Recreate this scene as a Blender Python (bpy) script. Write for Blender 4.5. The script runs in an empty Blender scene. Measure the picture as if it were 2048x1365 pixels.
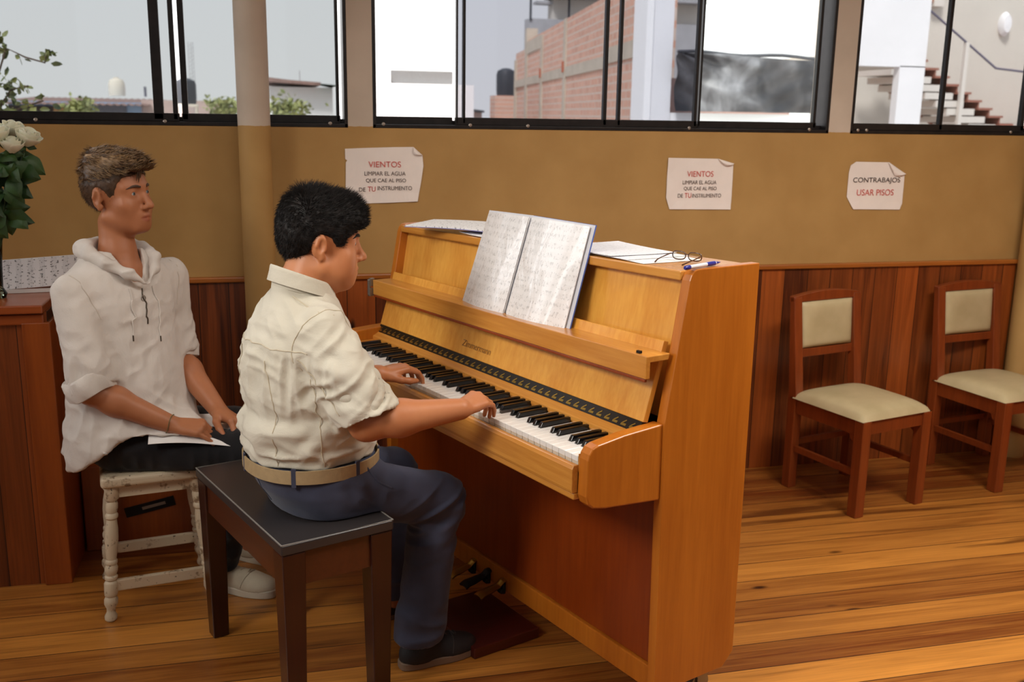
import bpy, bmesh, math, random
import numpy as np
from mathutils import Vector, Matrix
from mathutils.bvhtree import BVHTree

scene = bpy.context.scene
COL = scene.collection
rnd = random.Random(7)

# ------------------------------------------------------------------ camera
cam_data = bpy.data.cameras.new('camera')
cam = bpy.data.objects.new('camera', cam_data)
COL.objects.link(cam)
cam_data.sensor_fit = 'HORIZONTAL'
cam_data.sensor_width = 36.0
cam_data.lens = 2002.24 / 2048 * 36.0
cam_data.clip_end = 500
cam_data.clip_start = 0.05
RX, RY, RZ = (0.9705348, -0.2404826, 0.0151773), (0.0386746, 0.2176329, 0.9752642), (-0.2378372, -0.9459408, 0.2205208)
cam.matrix_world = Matrix(((RX[0], RY[0], RZ[0], 0.0), (RX[1], RY[1], RZ[1], -3.7031),
                           (RX[2], RY[2], RZ[2], 1.4592), (0, 0, 0, 1)))
cam_data.dof.use_dof = True
cam_data.dof.focus_distance = 2.45
cam_data.dof.aperture_fstop = 5.0
scene.camera = cam

# ------------------------------------------------------------------ world, lights, exposure
scene.view_settings.view_transform = 'Standard'
scene.view_settings.look = 'None'
scene.view_settings.gamma = 1.0
scene.view_settings.use_curve_mapping = False
scene.view_settings.exposure = 0.0

world = bpy.data.worlds.new('overcast_sky')
scene.world = world
world.use_nodes = True
wn = world.node_tree.nodes
wl = world.node_tree.links
wn.clear()
w_out = wn.new('ShaderNodeOutputWorld')
w_bg = wn.new('ShaderNodeBackground')
w_tc = wn.new('ShaderNodeTexCoord')
w_sep = wn.new('ShaderNodeSeparateXYZ')
w_ramp = wn.new('ShaderNodeValToRGB')
wl.new(w_tc.outputs['Generated'], w_sep.inputs[0])
wl.new(w_sep.outputs['Z'], w_ramp.inputs[0])
w_ramp.color_ramp.elements[0].position = 0.0
w_ramp.color_ramp.elements[0].color = (1.0, 0.985, 0.97, 1)
w_ramp.color_ramp.elements[1].position = 0.5
w_ramp.color_ramp.elements[1].color = (0.90, 0.94, 1.0, 1)
wl.new(w_ramp.outputs[0], w_bg.inputs[0])
w_bg.inputs[1].default_value = 2.0
wl.new(w_bg.outputs[0], w_out.inputs[0])


def area_light(name, loc, target, sx, sy, power, color=(1, 1, 1), spread=180):
    ld = bpy.data.lights.new(name, 'AREA')
    ld.shape = 'RECTANGLE'
    ld.size, ld.size_y = sx, sy
    ld.energy = power
    ld.color = color
    ld.spread = math.radians(spread)
    o = bpy.data.objects.new(name, ld)
    COL.objects.link(o)
    o.location = loc
    d = Vector(target) - Vector(loc)
    o.rotation_euler = d.to_track_quat('-Z', 'Y').to_euler()
    return o


sun_d = bpy.data.lights.new('sun', 'SUN')
sun_d.energy = 7.0; sun_d.angle = math.radians(12); sun_d.color = (1.0, 0.96, 0.90)
sun = bpy.data.objects.new('sun', sun_d); COL.objects.link(sun)
sun.rotation_euler = Vector((0.42, 0.62, -0.85)).to_track_quat('-Z', 'Y').to_euler()


# daylight through the window band of the unseen left wall, plus unseen fill lamps added inside the room
area_light('left_window_daylight', (-3.15, -0.9, 1.95), (0.2, -0.9, 1.0), 1.4, 1.1, 15, (1.0, 0.98, 0.96))
area_light('piano_fill', (-1.75, -2.75, 2.5), (0.62, -1.2, 0.98), 1.0, 0.7, 6.6, (1.0, 0.96, 0.89), 56)  # unseen lamp added to brighten the piano front, kept off the man
area_light('ceiling_fill', (2.2, -2.1, 2.74), (2.2, -1.9, 0), 1.3, 0.5, 44, (1.0, 0.95, 0.87), 140)  # unseen lamp added to brighten the right-hand floor and chairs
area_light('ceiling_fill', (0.5, -2.3, 2.74), (0.5, -2.2, 0), 1.3, 0.5, 15, (1.0, 0.95, 0.87))  # unseen fill lamp added to balance brightness in mid room


# ------------------------------------------------------------------ object helpers
def link(o, parent=None):
    COL.objects.link(o)
    if parent is not None:
        o.parent = parent
    return o


def tag(o, label=None, cat=None, group=None, kind=None):
    if label: o['label'] = label
    if cat: o['category'] = cat
    if group: o['group'] = group
    if kind: o['kind'] = kind
    return o


def thing(name, label, cat, loc=(0, 0, 0), rz=0.0, group=None):
    o = bpy.data.objects.new(name, None)
    o.empty_display_size = 0.05
    link(o)
    o.location = loc
    o.rotation_euler = (0, 0, rz)
    return tag(o, label, cat, group)


def dup(root, loc, rz, label, group=None):
    r = root.copy(); COL.objects.link(r)
    r.location = loc; r.rotation_euler = (0, 0, rz)
    r['label'] = label
    if group: r['group'] = group
    for ch in list(root.children):
        c = ch.copy(); COL.objects.link(c); c.parent = r
        for g in ch.children:
            d = g.copy(); COL.objects.link(d); d.parent = c
    return r


class MB:
    """collects shapes and links them as ONE mesh object"""
    def __init__(self):
        self.v = []; self.f = []

    def add(self, vs, fs):
        n = len(self.v)
        self.v += [tuple(p) for p in vs]
        self.f += [tuple(i + n for i in f) for f in fs]
        return self

    def box(self, x0, x1, y0, y1, z0, z1):
        vs = [(x0, y0, z0), (x1, y0, z0), (x1, y1, z0), (x0, y1, z0), (x0, y0, z1), (x1, y0, z1), (x1, y1, z1), (x0, y1, z1)]
        return self.add(vs, [(0, 3, 2, 1), (4, 5, 6, 7), (0, 1, 5, 4), (1, 2, 6, 5), (2, 3, 7, 6), (3, 0, 4, 7)])

    def beam(self, a, b, w, h, up=(0, 0, 1)):
        """rectangular bar from a to b"""
        a, b = Vector(a), Vector(b)
        d = (b - a).normalized()
        s = d.cross(Vector(up))
        if s.length < 1e-4: s = d.cross(Vector((1, 0, 0)))
        s.normalize(); u = s.cross(d)
        vs = []
        for p in (a, b):
            for q in ((-1, -1), (1, -1), (1, 1), (-1, 1)):
                vs.append(p + s * (q[0] * w / 2) + u * (q[1] * h / 2))
        return self.add(vs, [(0, 3, 2, 1), (4, 5, 6, 7), (0, 1, 5, 4), (1, 2, 6, 5), (2, 3, 7, 6), (3, 0, 4, 7)])

    def frustum(self, c0, h0, c1, h1):
        """axis aligned rectangles at two heights: centre (x,y,z), half sizes (hx,hy)"""
        vs = []
        for c, h in ((c0, h0), (c1, h1)):
            for q in ((-1, -1), (1, -1), (1, 1), (-1, 1)):
                vs.append((c[0] + q[0] * h[0], c[1] + q[1] * h[1], c[2]))
        return self.add(vs, [(0, 3, 2, 1), (4, 5, 6, 7), (0, 1, 5, 4), (1, 2, 6, 5), (2, 3, 7, 6), (3, 0, 4, 7)])

    def prism(self, poly, axis, a0, a1):
        """poly: 2D outline; axis x: (y,z) outline, y: (x,z), z: (x,y)"""
        n = len(poly)
        def P(p, a):
            return (a, p[0], p[1]) if axis == 'x' else (p[0], a, p[1]) if axis == 'y' else (p[0], p[1], a)
        vs = [P(p, a0) for p in poly] + [P(p, a1) for p in poly]
        fs = [tuple(range(n))[::-1], tuple(range(n, 2 * n))]
        for i in range(n):
            j = (i + 1) % n
            fs.append((i, j, n + j, n + i))
        return self.add(vs, fs)

    def lathe(self, prof, c=(0, 0), seg=24, M=None):
        """prof: list of (r,z)"""
        vs = []; fs = []
        for r, z in prof:
            for k in range(seg):
                t = 2 * math.pi * k / seg
                p = Vector((c[0] + r * math.cos(t), c[1] + r * math.sin(t), z))
                vs.append(M @ p if M is not None else p)
        m = len(prof)
        for i in range(m - 1):
            for k in range(seg):
                k2 = (k + 1) % seg
                fs.append((i * seg + k, i * seg + k2, (i + 1) * seg + k2, (i + 1) * seg + k))
        fs.append(tuple(range(seg))[::-1])
        fs.append(tuple((m - 1) * seg + k for k in range(seg)))
        return self.add(vs, fs)

    def tube(self, pts, r, seg=8, closed=False):
        pts = [Vector(p) for p in pts]
        n = len(pts)
        rs = r if isinstance(r, (list, tuple)) else [r] * n
        vs = []; fs = []
        prev = None
        for i, p in enumerate(pts):
            if closed:
                d = pts[(i + 1) % n] - pts[i - 1]
            else:
                d = pts[min(i + 1, n - 1)] - pts[max(i - 1, 0)]
            d.normalize()
            if prev is None:
                s = d.cross(Vector((0, 0, 1)))
                if s.length < 1e-3: s = d.cross(Vector((1, 0, 0)))
            else:
                s = prev - d * prev.dot(d)
            s.normalize(); prev = s
            u = d.cross(s)
            for k in range(seg):
                t = 2 * math.pi * k / seg
                vs.append(p + (s * math.cos(t) + u * math.sin(t)) * rs[i])
        for i in range(n if closed else n - 1):
            i2 = (i + 1) % n
            for k in range(seg):
                k2 = (k + 1) % seg
                fs.append((i * seg + k, i * seg + k2, i2 * seg + k2, i2 * seg + k))
        if not closed:
            fs.append(tuple(range(seg))[::-1])
            fs.append(tuple((n - 1) * seg + k for k in range(seg)))
        return self.add(vs, fs)

    def grid(self, fn, nu, nv):
        """single-sided surface fn(u,v) -> point, u,v in 0..1"""
        vs = [fn(i / nu, j / nv) for j in range(nv + 1) for i in range(nu + 1)]
        fs = [(j * (nu + 1) + i, j * (nu + 1) + i + 1, (j + 1) * (nu + 1) + i + 1, (j + 1) * (nu + 1) + i)
              for j in range(nv) for i in range(nu)]
        return self.add(vs, fs)

    def slab(self, fn, nu, nv, th):
        """like grid but with thickness th along -normal"""
        eps = 1e-3
        top = []; bot = []
        for j in range(nv + 1):
            for i in range(nu + 1):
                u, v = i / nu, j / nv
                p = Vector(fn(u, v))
                du = Vector(fn(min(u + eps, 1), v)) - Vector(fn(max(u - eps, 0), v))
                dv = Vector(fn(u, min(v + eps, 1))) - Vector(fn(u, max(v - eps, 0)))
                nn = du.cross(dv).normalized()
                top.append(p); bot.append(p - nn * th)
        N = len(top); W = nu + 1
        fs = []
        for j in range(nv):
            for i in range(nu):
                a = j * W + i
                fs.append((a, a + 1, a + W + 1, a + W))
                fs.append((N + a, N + a + W, N + a + W + 1, N + a + 1))
        rim = [i for i in range(W)] + [j * W + nu for j in range(1, nv + 1)] + [nv * W + i for i in range(nu - 1, -1, -1)] + [j * W for j in range(nv - 1, 0, -1)]
        for k in range(len(rim)):
            a, b = rim[k], rim[(k + 1) % len(rim)]
            fs.append((a, N + a, N + b, b))
        return self.add(top + bot, fs)

    def build(self, name, m, parent=None, bevel=0.0, smooth=False, seg=2, loc=None):
        me = bpy.data.meshes.new(name)
        me.from_pydata(self.v, [], self.f)
        me.update()
        bm = bmesh.new(); bm.from_mesh(me)
        bmesh.ops.recalc_face_normals(bm, faces=bm.faces)
        bm.to_mesh(me); bm.free()
        if m is not None: me.materials.append(m)
        o = bpy.data.objects.new(name, me)
        link(o, parent)
        if loc: o.location = loc
        if bevel > 0:
            b = o.modifiers.new('edge', 'BEVEL')
            b.width = bevel; b.segments = seg; b.limit_method = 'ANGLE'; b.angle_limit = math.radians(35)
        if smooth:
            me.shade_smooth()
            me.set_sharp_from_angle(angle=math.radians(38))
        return o


def struct(name, mb, m, **k):
    o = mb.build(name, m, **k)
    o['kind'] = 'structure'
    return o


def text_mesh(name, body, size, m, parent, M, extrude=0.0, align='CENTER', shear=0.0, sx=1.0):
    cu = bpy.data.curves.new(name, 'FONT')
    cu.body = body; cu.size = size; cu.align_x = align; cu.align_y = 'CENTER'; cu.extrude = extrude; cu.shear = shear
    tmp = bpy.data.objects.new(name + '_tmp', cu)
    COL.objects.link(tmp)
    dg = bpy.context.evaluated_depsgraph_get()
    me = bpy.data.meshes.new_from_object(tmp.evaluated_get(dg))
    bpy.data.objects.remove(tmp)
    me.name = name
    me.transform(M @ Matrix.Diagonal((sx, 1, 1, 1)))
    me.materials.clear(); me.materials.append(m)
    o = bpy.data.objects.new(name, me)
    return link(o, parent)


# ------------------------------------------------------------------ materials
def srgb(r, g, b):
    f = lambda c: (c / 255 / 12.92) if c / 255 <= 0.04045 else ((c / 255 + 0.055) / 1.055) ** 2.4
    return (f(r), f(g), f(b), 1.0)


class NT:
    def __init__(self, name):
        self.m = bpy.data.materials.new(name)
        self.m.use_nodes = True
        self.n = self.m.node_tree.nodes; self.l = self.m.node_tree.links
        self.n.clear()
        self.out = self.n.new('ShaderNodeOutputMaterial')
        self.b = self.n.new('ShaderNodeBsdfPrincipled')
        self.l.new(self.b.outputs[0], self.out.inputs[0])

    def node(self, t, **k):
        nd = self.n.new(t)
        for a, v in k.items(): setattr(nd, a, v)
        return nd

    def con(self, a, b): self.l.new(a, b)

    def val(self, x, sock):
        if isinstance(x, (int, float, tuple)): sock.default_value = x
        else: self.con(x, sock)

    def math(self, op, a, b=None, c=None):
        nd = self.node('ShaderNodeMath', operation=op)
        for i, x in enumerate((a, b, c)):
            if x is not None: self.val(x, nd.inputs[i])
        return nd.outputs[0]

    def mix(self, f, a, b, mode='MIX'):
        nd = self.node('ShaderNodeMix', data_type='RGBA', blend_type=mode)
        self.val(f, nd.inputs[0]); self.val(a, nd.inputs[6]); self.val(b, nd.inputs[7])
        return nd.outputs[2]

    def ramp(self, x, stops):
        nd = self.node('ShaderNodeValToRGB')
        cr = nd.color_ramp
        while len(cr.elements) < len(stops): cr.elements.new(0.5)
        for e, (p, c) in zip(cr.elements, stops):
            e.position = p
            e.color = c if isinstance(c, tuple) else (c, c, c, 1)
        self.con(x, nd.inputs[0])
        return nd.outputs[0]

    def coord(self, scale=(1, 1, 1), rot=(0, 0, 0), loc=(0, 0, 0), src='Object'):
        tc = self.node('ShaderNodeTexCoord')
        mp = self.node('ShaderNodeMapping')
        mp.inputs['Scale'].default_value = scale
        mp.inputs['Rotation'].default_value = rot
        mp.inputs['Location'].default_value = loc
        self.con(tc.outputs[src], mp.inputs[0])
        return mp.outputs[0]

    def noise(self, vec, scale, detail=3, rough=0.5, dist=0.0):
        nd = self.node('ShaderNodeTexNoise')
        self.con(vec, nd.inputs['Vector'])
        nd.inputs['Scale'].default_value = scale
        nd.inputs['Detail'].default_value = detail
        nd.inputs['Roughness'].default_value = rough
        nd.inputs['Distortion'].default_value = dist
        return nd.outputs[0]

    def bump(self, h, strength=0.2, dist=0.005):
        nd = self.node('ShaderNodeBump')
        nd.inputs['Strength'].default_value = strength
        nd.inputs['Distance'].default_value = dist
        self.con(h, nd.inputs['Height'])
        self.con(nd.outputs[0], self.b.inputs['Normal'])
        return nd.outputs[0]

    def set(self, **k):
        names = dict(color='Base Color', rough='Roughness', metal='Metallic', spec='Specular IOR Level', coat='Coat Weight',
                     coatr='Coat Roughness', trans='Transmission Weight', sheen='Sheen Weight', sss='Subsurface Weight', alpha='Alpha')
        for a, v in k.items(): self.val(v, self.b.inputs[names[a]])
        return self.m


def plain(name, c, rough=0.5, metal=0.0, spec=0.5, coat=0.0, noise=0.0, nscale=30, bump=0.0, bscale=80):
    t = NT(name)
    t.set(rough=rough, metal=metal, spec=spec, coat=coat)
    if noise > 0:
        v = t.coord()
        f = t.noise(v, nscale, 4)
        d = tuple(x * (1 - noise) for x in c[:3]) + (1,)
        l = tuple(min(1, x * (1 + noise)) for x in c[:3]) + (1,)
        t.set(color=t.ramp(f, [(0.3, d), (0.7, l)]))
    else:
        t.set(color=c)
    if bump > 0:
        t.bump(t.noise(t.coord(), bscale, 3), bump, 0.003)
    return t.m


def wood(name, dark, light, axis='z', scale=1.0, rough=0.35, coat=0.25, fig=0.6, fine=0.35, spec=0.5, rot=(0, 0, 0)):
    t = NT(name)
    st = {'x': (0.07, 1, 1), 'y': (1, 0.07, 1), 'z': (1, 1, 0.07)}[axis]
    st = tuple(s * scale for s in st)
    v = t.coord(st, rot)
    a = t.noise(v, 9, 5, 0.55, 0.8)
    v2 = t.coord(tuple(s * 0.5 for s in st), rot)
    b = t.noise(v2, 160, 3, 0.6)
    c = t.noise(t.coord((scale,) * 3), 1.6, 2)
    f = t.math('ADD', t.math('MULTIPLY', a, fig), t.math('MULTIPLY', b, fine))
    f = t.math('ADD', f, t.math('MULTIPLY', c, 1.0 - fig - fine + 0.1))
    col = t.ramp(f, [(0.28, dark), (0.78, light)])
    t.set(color=col, rough=rough, coat=coat, coatr=0.2, spec=spec)
    t.bump(b, 0.08, 0.001)
    return t.m


def planks(name, dark, light, along='x', across='y', width=0.12, rough=0.35, coat=0.2, gap=0.012, knots=0.5, gapcol=(0.02, 0.008, 0.003, 1), vary=0.5, bias=0.0, endlen=0.0, offset=0.0, streak=0.0):
    t = NT(name)
    tc = t.node('ShaderNodeTexCoord')
    sep = t.node('ShaderNodeSeparateXYZ')
    t.con(tc.outputs['Object'], sep.inputs[0])
    A = sep.outputs['XYZ'.index(along.upper())]
    B = sep.outputs['XYZ'.index(across.upper())]
    q = t.math('DIVIDE', t.math('ADD', B, offset), width)
    idx = t.math('FLOOR', q)
    fr = t.math('FRACT', q)
    wn_ = t.node('ShaderNodeTexWhiteNoise', noise_dimensions='1D')
    t.con(idx, wn_.inputs['W'])
    rv = wn_.outputs['Value']
    # grain coordinates, shifted per board
    cx = t.math('ADD', t.math('MULTIPLY', A, 0.9), t.math('MULTIPLY', rv, 37.0))
    comb = t.node('ShaderNodeCombineXYZ')
    t.con(cx, comb.inputs[0]); t.con(t.math('MULTIPLY', B, 14.0), comb.inputs[1]); t.con(t.math('MULTIPLY', rv, 11.0), comb.inputs[2])
    g1 = t.noise(comb.outputs[0], 1.6, 5, 0.6, 1.1)
    comb2 = t.node('ShaderNodeCombineXYZ')
    t.con(t.math('MULTIPLY', cx, 1.5), comb2.inputs[0]); t.con(t.math('MULTIPLY', B, 90.0), comb2.inputs[1]); t.con(rv, comb2.inputs[2])
    g2 = t.noise(comb2.outputs[0], 1.6, 3, 0.6, 0.3)
    f = t.math('ADD', t.math('MULTIPLY', g1, 0.62), t.math('MULTIPLY', g2, 0.3))
    f = t.math('ADD', f, t.math('MULTIPLY', t.math('SUBTRACT', rv, 0.5), vary))
    f = t.math('ADD', f, bias)
    col = t.ramp(f, [(0.2, dark), (0.75, light)])
    if knots > 0:
        comb3 = t.node('ShaderNodeCombineXYZ')
        t.con(t.math('MULTIPLY', cx, 2.2), comb3.inputs[0]); t.con(t.math('MULTIPLY', B, 5.0), comb3.inputs[1]); t.con(rv, comb3.inputs[2])
        nz = t.node('ShaderNodeVectorMath', operation='ADD')
        t.con(comb3.outputs[0], nz.inputs[0])
        vor = t.node('ShaderNodeTexVoronoi', feature='F1')
        vor.inputs['Scale'].default_value = 1.15
        t.con(comb3.outputs[0], vor.inputs['Vector'])
        k = t.ramp(vor.outputs['Distance'], [(0.035, 1.0), (0.085, 0.0)])
        ksel = t.node('ShaderNodeSeparateColor')
        t.con(vor.outputs['Color'], ksel.inputs[0])
        k = t.math('MULTIPLY', k, t.math('GREATER_THAN', ksel.outputs[0], 1.0 - knots))
        kd = tuple(x * 0.22 for x in dark[:3]) + (1,)
        col = t.mix(k, col, kd)
    if streak > 0:
        s = t.noise(comb.outputs[0], 0.8, 5, 0.62, 0.4)
        s = t.ramp(s, [(0.56, 0.0), (0.68, streak)])
        col = t.mix(s, col, tuple(x * 0.45 for x in dark[:3]) + (1,))
    e = t.math('MINIMUM', fr, t.math('SUBTRACT', 1.0, fr))
    gp = t.math('LESS_THAN', e, gap)
    if endlen > 0:
        q2 = t.math('FRACT', t.math('ADD', t.math('DIVIDE', A, endlen), t.math('MULTIPLY', rv, 7.3)))
        gp = t.math('MAXIMUM', gp, t.math('LESS_THAN', q2, 0.0016))
    col = t.mix(gp, col, gapcol)
    h = t.math('SUBTRACT', t.math('MULTIPLY', g2, 0.12), gp)
    t.bump(h, 0.35, 0.002)
    t.set(color=col, rough=t.math('ADD', rough, t.math('MULTIPLY', g1, 0.18)), coat=coat, coatr=0.25)
    return t.m


def glass(name, tint, refl=0.06):
    m = bpy.data.materials.new(name)
    m.use_nodes = True
    n = m.node_tree.nodes; l = m.node_tree.links
    n.clear()
    out = n.new('ShaderNodeOutputMaterial')
    mix = n.new('ShaderNodeMixShader')
    tr = n.new('ShaderNodeBsdfTransparent')
    gl = n.new('ShaderNodeBsdfGlossy')
    fr = n.new('ShaderNodeFresnel')
    tr.inputs[0].default_value = tint
    gl.inputs['Roughness'].default_value = 0.02
    fr.inputs[0].default_value = 1.35
    l.new(fr.outputs[0], mix.inputs[0]); l.new(tr.outputs[0], mix.inputs[1]); l.new(gl.outputs[0], mix.inputs[2])
    l.new(mix.outputs[0], out.inputs[0])
    return m


def two_tone(name):
    """wall paint: mustard below the paint line, dull off-white above it"""
    t = NT(name)
    tc = t.node('ShaderNodeTexCoord'); sep = t.node('ShaderNodeSeparateXYZ')
    t.con(tc.outputs['Object'], sep.inputs[0])
    n1 = t.noise(t.coord(), 5, 4)
    n2 = t.noise(t.coord(), 60, 3)
    edge = t.math('ADD', sep.outputs[2], t.math('MULTIPLY', n2, 0.006))
    up = t.math('GREATER_THAN', edge, 1.413)
    tan = t.ramp(n1, [(0.3, srgb(168, 130, 76)), (0.7, srgb(180, 142, 86))])
    wht = t.ramp(n1, [(0.3, srgb(188, 173, 157)), (0.7, srgb(204, 189, 173))])
    col = t.mix(up, tan, wht)
    sp = t.noise(t.coord(), 42, 2)
    col = t.mix(t.ramp(sp, [(0.79, 0.0), (0.83, 0.55)]), col, srgb(96, 70, 45))
    t.set(color=col, rough=0.62, spec=0.3)
    t.bump(t.noise(t.coord(), 120, 3), 0.12, 0.002)
    return t.m


M = {}
M['wall'] = two_tone('mustard_wall_paint')
M['ceiling'] = plain('white_ceiling_paint', srgb(225, 218, 205), 0.8)
M['floor'] = planks('worn_pine_floor', srgb(108, 50, 14), srgb(218, 146, 62), 'x', 'y', 0.121, rough=0.28, coat=0.45, gap=0.013, knots=0.62, vary=0.44, endlen=0.0, offset=0.03, streak=0.75, gapcol=srgb(58, 30, 14))
M['wains'] = planks('varnished_pine_boards', srgb(62, 24, 8), srgb(172, 86, 30), 'z', 'x', 0.105, rough=0.32, coat=0.3, gap=0.014, knots=0.35, vary=0.36, offset=0.02, gapcol=srgb(30, 10, 4))
M['wains_cap'] = wood('pine_cap_rail', srgb(122, 62, 18), srgb(182, 108, 42), 'x', 1.0, 0.35)
M['cab'] = planks('cabinet_pine_boards', srgb(74, 30, 9), srgb(166, 84, 28), 'z', 'x', 0.087, rough=0.35, coat=0.2, gap=0.012, knots=0.4, vary=0.34, offset=0.04, gapcol=srgb(26, 9, 4))
M['cab_wood'] = wood('cabinet_pine', srgb(112, 46, 12), srgb(180, 92, 30), 'z', 1.0, 0.35)
M['cab_top'] = wood('cabinet_top_pine', srgb(128, 56, 22), srgb(176, 92, 44), 'x', 1.0, 0.28)
M['frame'] = plain('bronze_window_aluminium', srgb(34, 30, 30), 0.4, 0.4, noise=0.3)
M['rivet'] = plain('bare_metal_screws', srgb(170, 160, 150), 0.4, 0.7)
M['glass_grey'] = glass('grey_tinted_glass', (0.555, 0.57, 0.575, 1))
M['glass_blue'] = glass('smoky_tinted_glass', (0.53, 0.538, 0.565, 1))
M['glass_mid'] = glass('lightly_tinted_glass', (0.62, 0.625, 0.635, 1))
M['glass_clear'] = glass('clear_glass', (0.94, 0.96, 0.95, 1))
M['steel'] = plain('worn_steel', srgb(150, 146, 140), 0.35, 0.9)
M['brass'] = plain('tarnished_brass', srgb(176, 138, 62), 0.3, 0.9)
# ================================================================== the room
struct('floor', MB().box(-3.4, 3.6, -6.5, 0.15, -0.08, 0.0), M['floor'])
struct('ceiling', MB().box(-3.4, 3.6, -6.5, 0.15, 2.78, 2.88), M['ceiling'])
w = MB()
w.box(-3.4, 3.55, 0.0, 0.15, 0.0, 1.405)
w.box(0.313, 0.402, 0.0, 0.15, 1.405, 2.5)
w.box(2.236, 2.334, 0.0, 0.15, 1.405, 2.5)
w.box(3.30, 3.55, 0.0, 0.15, 1.405, 2.5)
w.box(-3.4, 3.55, 0.0, 0.15, 2.5, 2.78)
struct('wall_back', w, M['wall'])
struct('wall_right', MB().box(3.42, 3.56, -6.5, 0.0, 0.0, 2.78), M['wall'])
wl_ = MB()
wl_.box(-3.4, -3.26, -6.5, 0.0, 0.0, 1.05); wl_.box(-3.4, -3.26, -6.5, 0.0, 2.62, 2.78)
for y0, y1 in ((-6.5, -6.2), (-3.6, -3.45), (-0.3, 0.0)): wl_.box(-3.4, -3.26, y0, y1, 1.05, 2.62)
wlo = struct('wall_left', wl_, M['wall'])
for y0, y1 in ((-6.2, -3.6), (-3.45, -0.3)): MB().box(-3.33, -3.325, y0, y1, 1.05, 2.62).build('pane', M['glass_grey'], wlo)
wf_ = MB()
wf_.box(-3.4, 3.56, -6.65, -6.5, 0.0, 1.0); wf_.box(-3.4, 3.56, -6.65, -6.5, 2.6, 2.78)
for x0, x1 in ((-3.4, -1.6), (0.3, 1.0), (2.4, 3.56)): wf_.box(x0, x1, -6.65, -6.5, 1.0, 2.6)
wfo = struct('wall_front', wf_, M['wall'])
for x0, x1 in ((-1.6, 0.3), (1.0, 2.4)): MB().box(x0, x1, -6.58, -6.575, 1.0, 2.6).build('pane', M['glass_grey'], wfo)

struct('trim_1', MB().box(-3.25, 3.196, -0.018, 0.0, 0.0, 0.858), M['wains'], bevel=0.002)
struct('trim_2', MB().box(-3.25, 3.20, -0.03, 0.0, 0.858, 0.877), M['wains_cap'], bevel=0.004)
struct('trim_3', MB().box(3.402, 3.42, -6.4, -0.0, 0.0, 0.858), M['wains'])
struct('baseboard_back', MB().box(3.205, 3.40, -0.02, 0.0, 0.0, 0.075), plain('red_skirting', srgb(120, 40, 20), 0.5))


def window(n, x0, x1, stiles, panes, rivets):
    """aluminium sliding window: frame with stiles and panes as its parts"""
    z0, z1 = 1.405, 2.5
    f = MB()
    f.box(x0, x1, 0.0, 0.11, z0, z0 + 0.014)
    f.box(x0, x1, 0.045, 0.11, z0 + 0.014, z0 + 0.03)
    f.box(x0, x1, 0.0, 0.11, z1 - 0.04, z1)
    f.box(x0, x0 + 0.012, 0.0, 0.11, z0, z1); f.box(x1 - 0.012, x1, 0.0, 0.11, z0, z1)
    fr = struct('window_%d' % n, f, M['frame'], bevel=0.002)
    for a, b, y, mat in panes:
        s = MB().box(a, b, y - 0.012, y + 0.012, z0 + 0.014, z0 + 0.042)
        s.box(a, b, y - 0.012, y + 0.012, z1 - 0.07, z1 - 0.035)
        for st in stiles:
            if a - 0.005 <= st[0] and st[1] <= b + 0.005 and abs(st[2] - y) < 0.001:
                s.box(st[0], st[1], y - 0.012, y + 0.012, z0 + 0.02, z1 - 0.04)
        s.build('sash', M['frame'], fr, bevel=0.002)
        if mat: MB().box(a + 0.004, b - 0.004, y - 0.0025, y + 0.0025, z0 + 0.03, z1 - 0.05).build('pane', M[mat], fr)
    for x in rivets:
        MB().lathe([(0.0065, -0.004), (0.0065, -0.001), (0.003, 0.001)], (0, 0), 12,
                   Matrix.Translation((x, -0.0005, z0 + 0.026 - 0.012)) @ Matrix.Rotation(math.pi / 2, 4, 'X')).build('screw', M['rivet'], fr)
    return fr


window(1, -3.2, 0.313, [(-0.345, -0.313, 0.02), (-0.282, -0.266, 0.02), (-0.254, -0.234, 0.05), (0.276, 0.287, 0.05)],
       [(-0.90, -0.262, 0.02, 'glass_grey'), (-0.256, 0.29, 0.05, 'glass_grey')], [-0.72, -0.31, 0.25])
window(2, 0.402, 2.236, [(0.708, 0.715, 0.02), (0.733, 0.743, 0.02), (1.277, 1.291, 0.02), (1.335, 1.347, 0.02), (1.650, 1.662, 0.02),
                         (1.681, 1.690, 0.05), (2.185, 2.197, 0.05), (0.414, 0.420, 0.05)],
       [(0.414, 0.70, 0.05, None), (0.706, 1.664, 0.02, 'glass_blue'), (1.679, 2.20, 0.05, 'glass_clear')], [0.44, 0.76, 0.98, 1.63, 2.15])
window(3, 2.334, 3.30, [(2.346, 2.353, 0.02), (2.752, 2.767, 0.02), (3.150, 3.168, 0.02)],
       [(2.346, 3.17, 0.02, 'glass_mid')], [2.37, 2.41, 3.1])

# round service pipes in front of the wall
p = MB().lathe([(0.0545, 0.0), (0.0545, 2.78)], (-0.013, -0.088), 32).build('pipe_column', M['wall'], smooth=True)
tag(p, 'round painted pipe column, mustard below and off-white above, between the two seated people', 'column')
cl = MB()
cl.beam((-0.055, -0.13, 0.80), (-0.066, -0.05, 0.80), 0.004, 0.012)
p = MB().lathe([(0.06, 0.0), (0.06, 2.78)], (3.232, -0.075), 32).build('pipe_column', M['wall'], smooth=True)
tag(p, 'round mustard pipe column at the right end of the wooden wall panelling', 'column')

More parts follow.
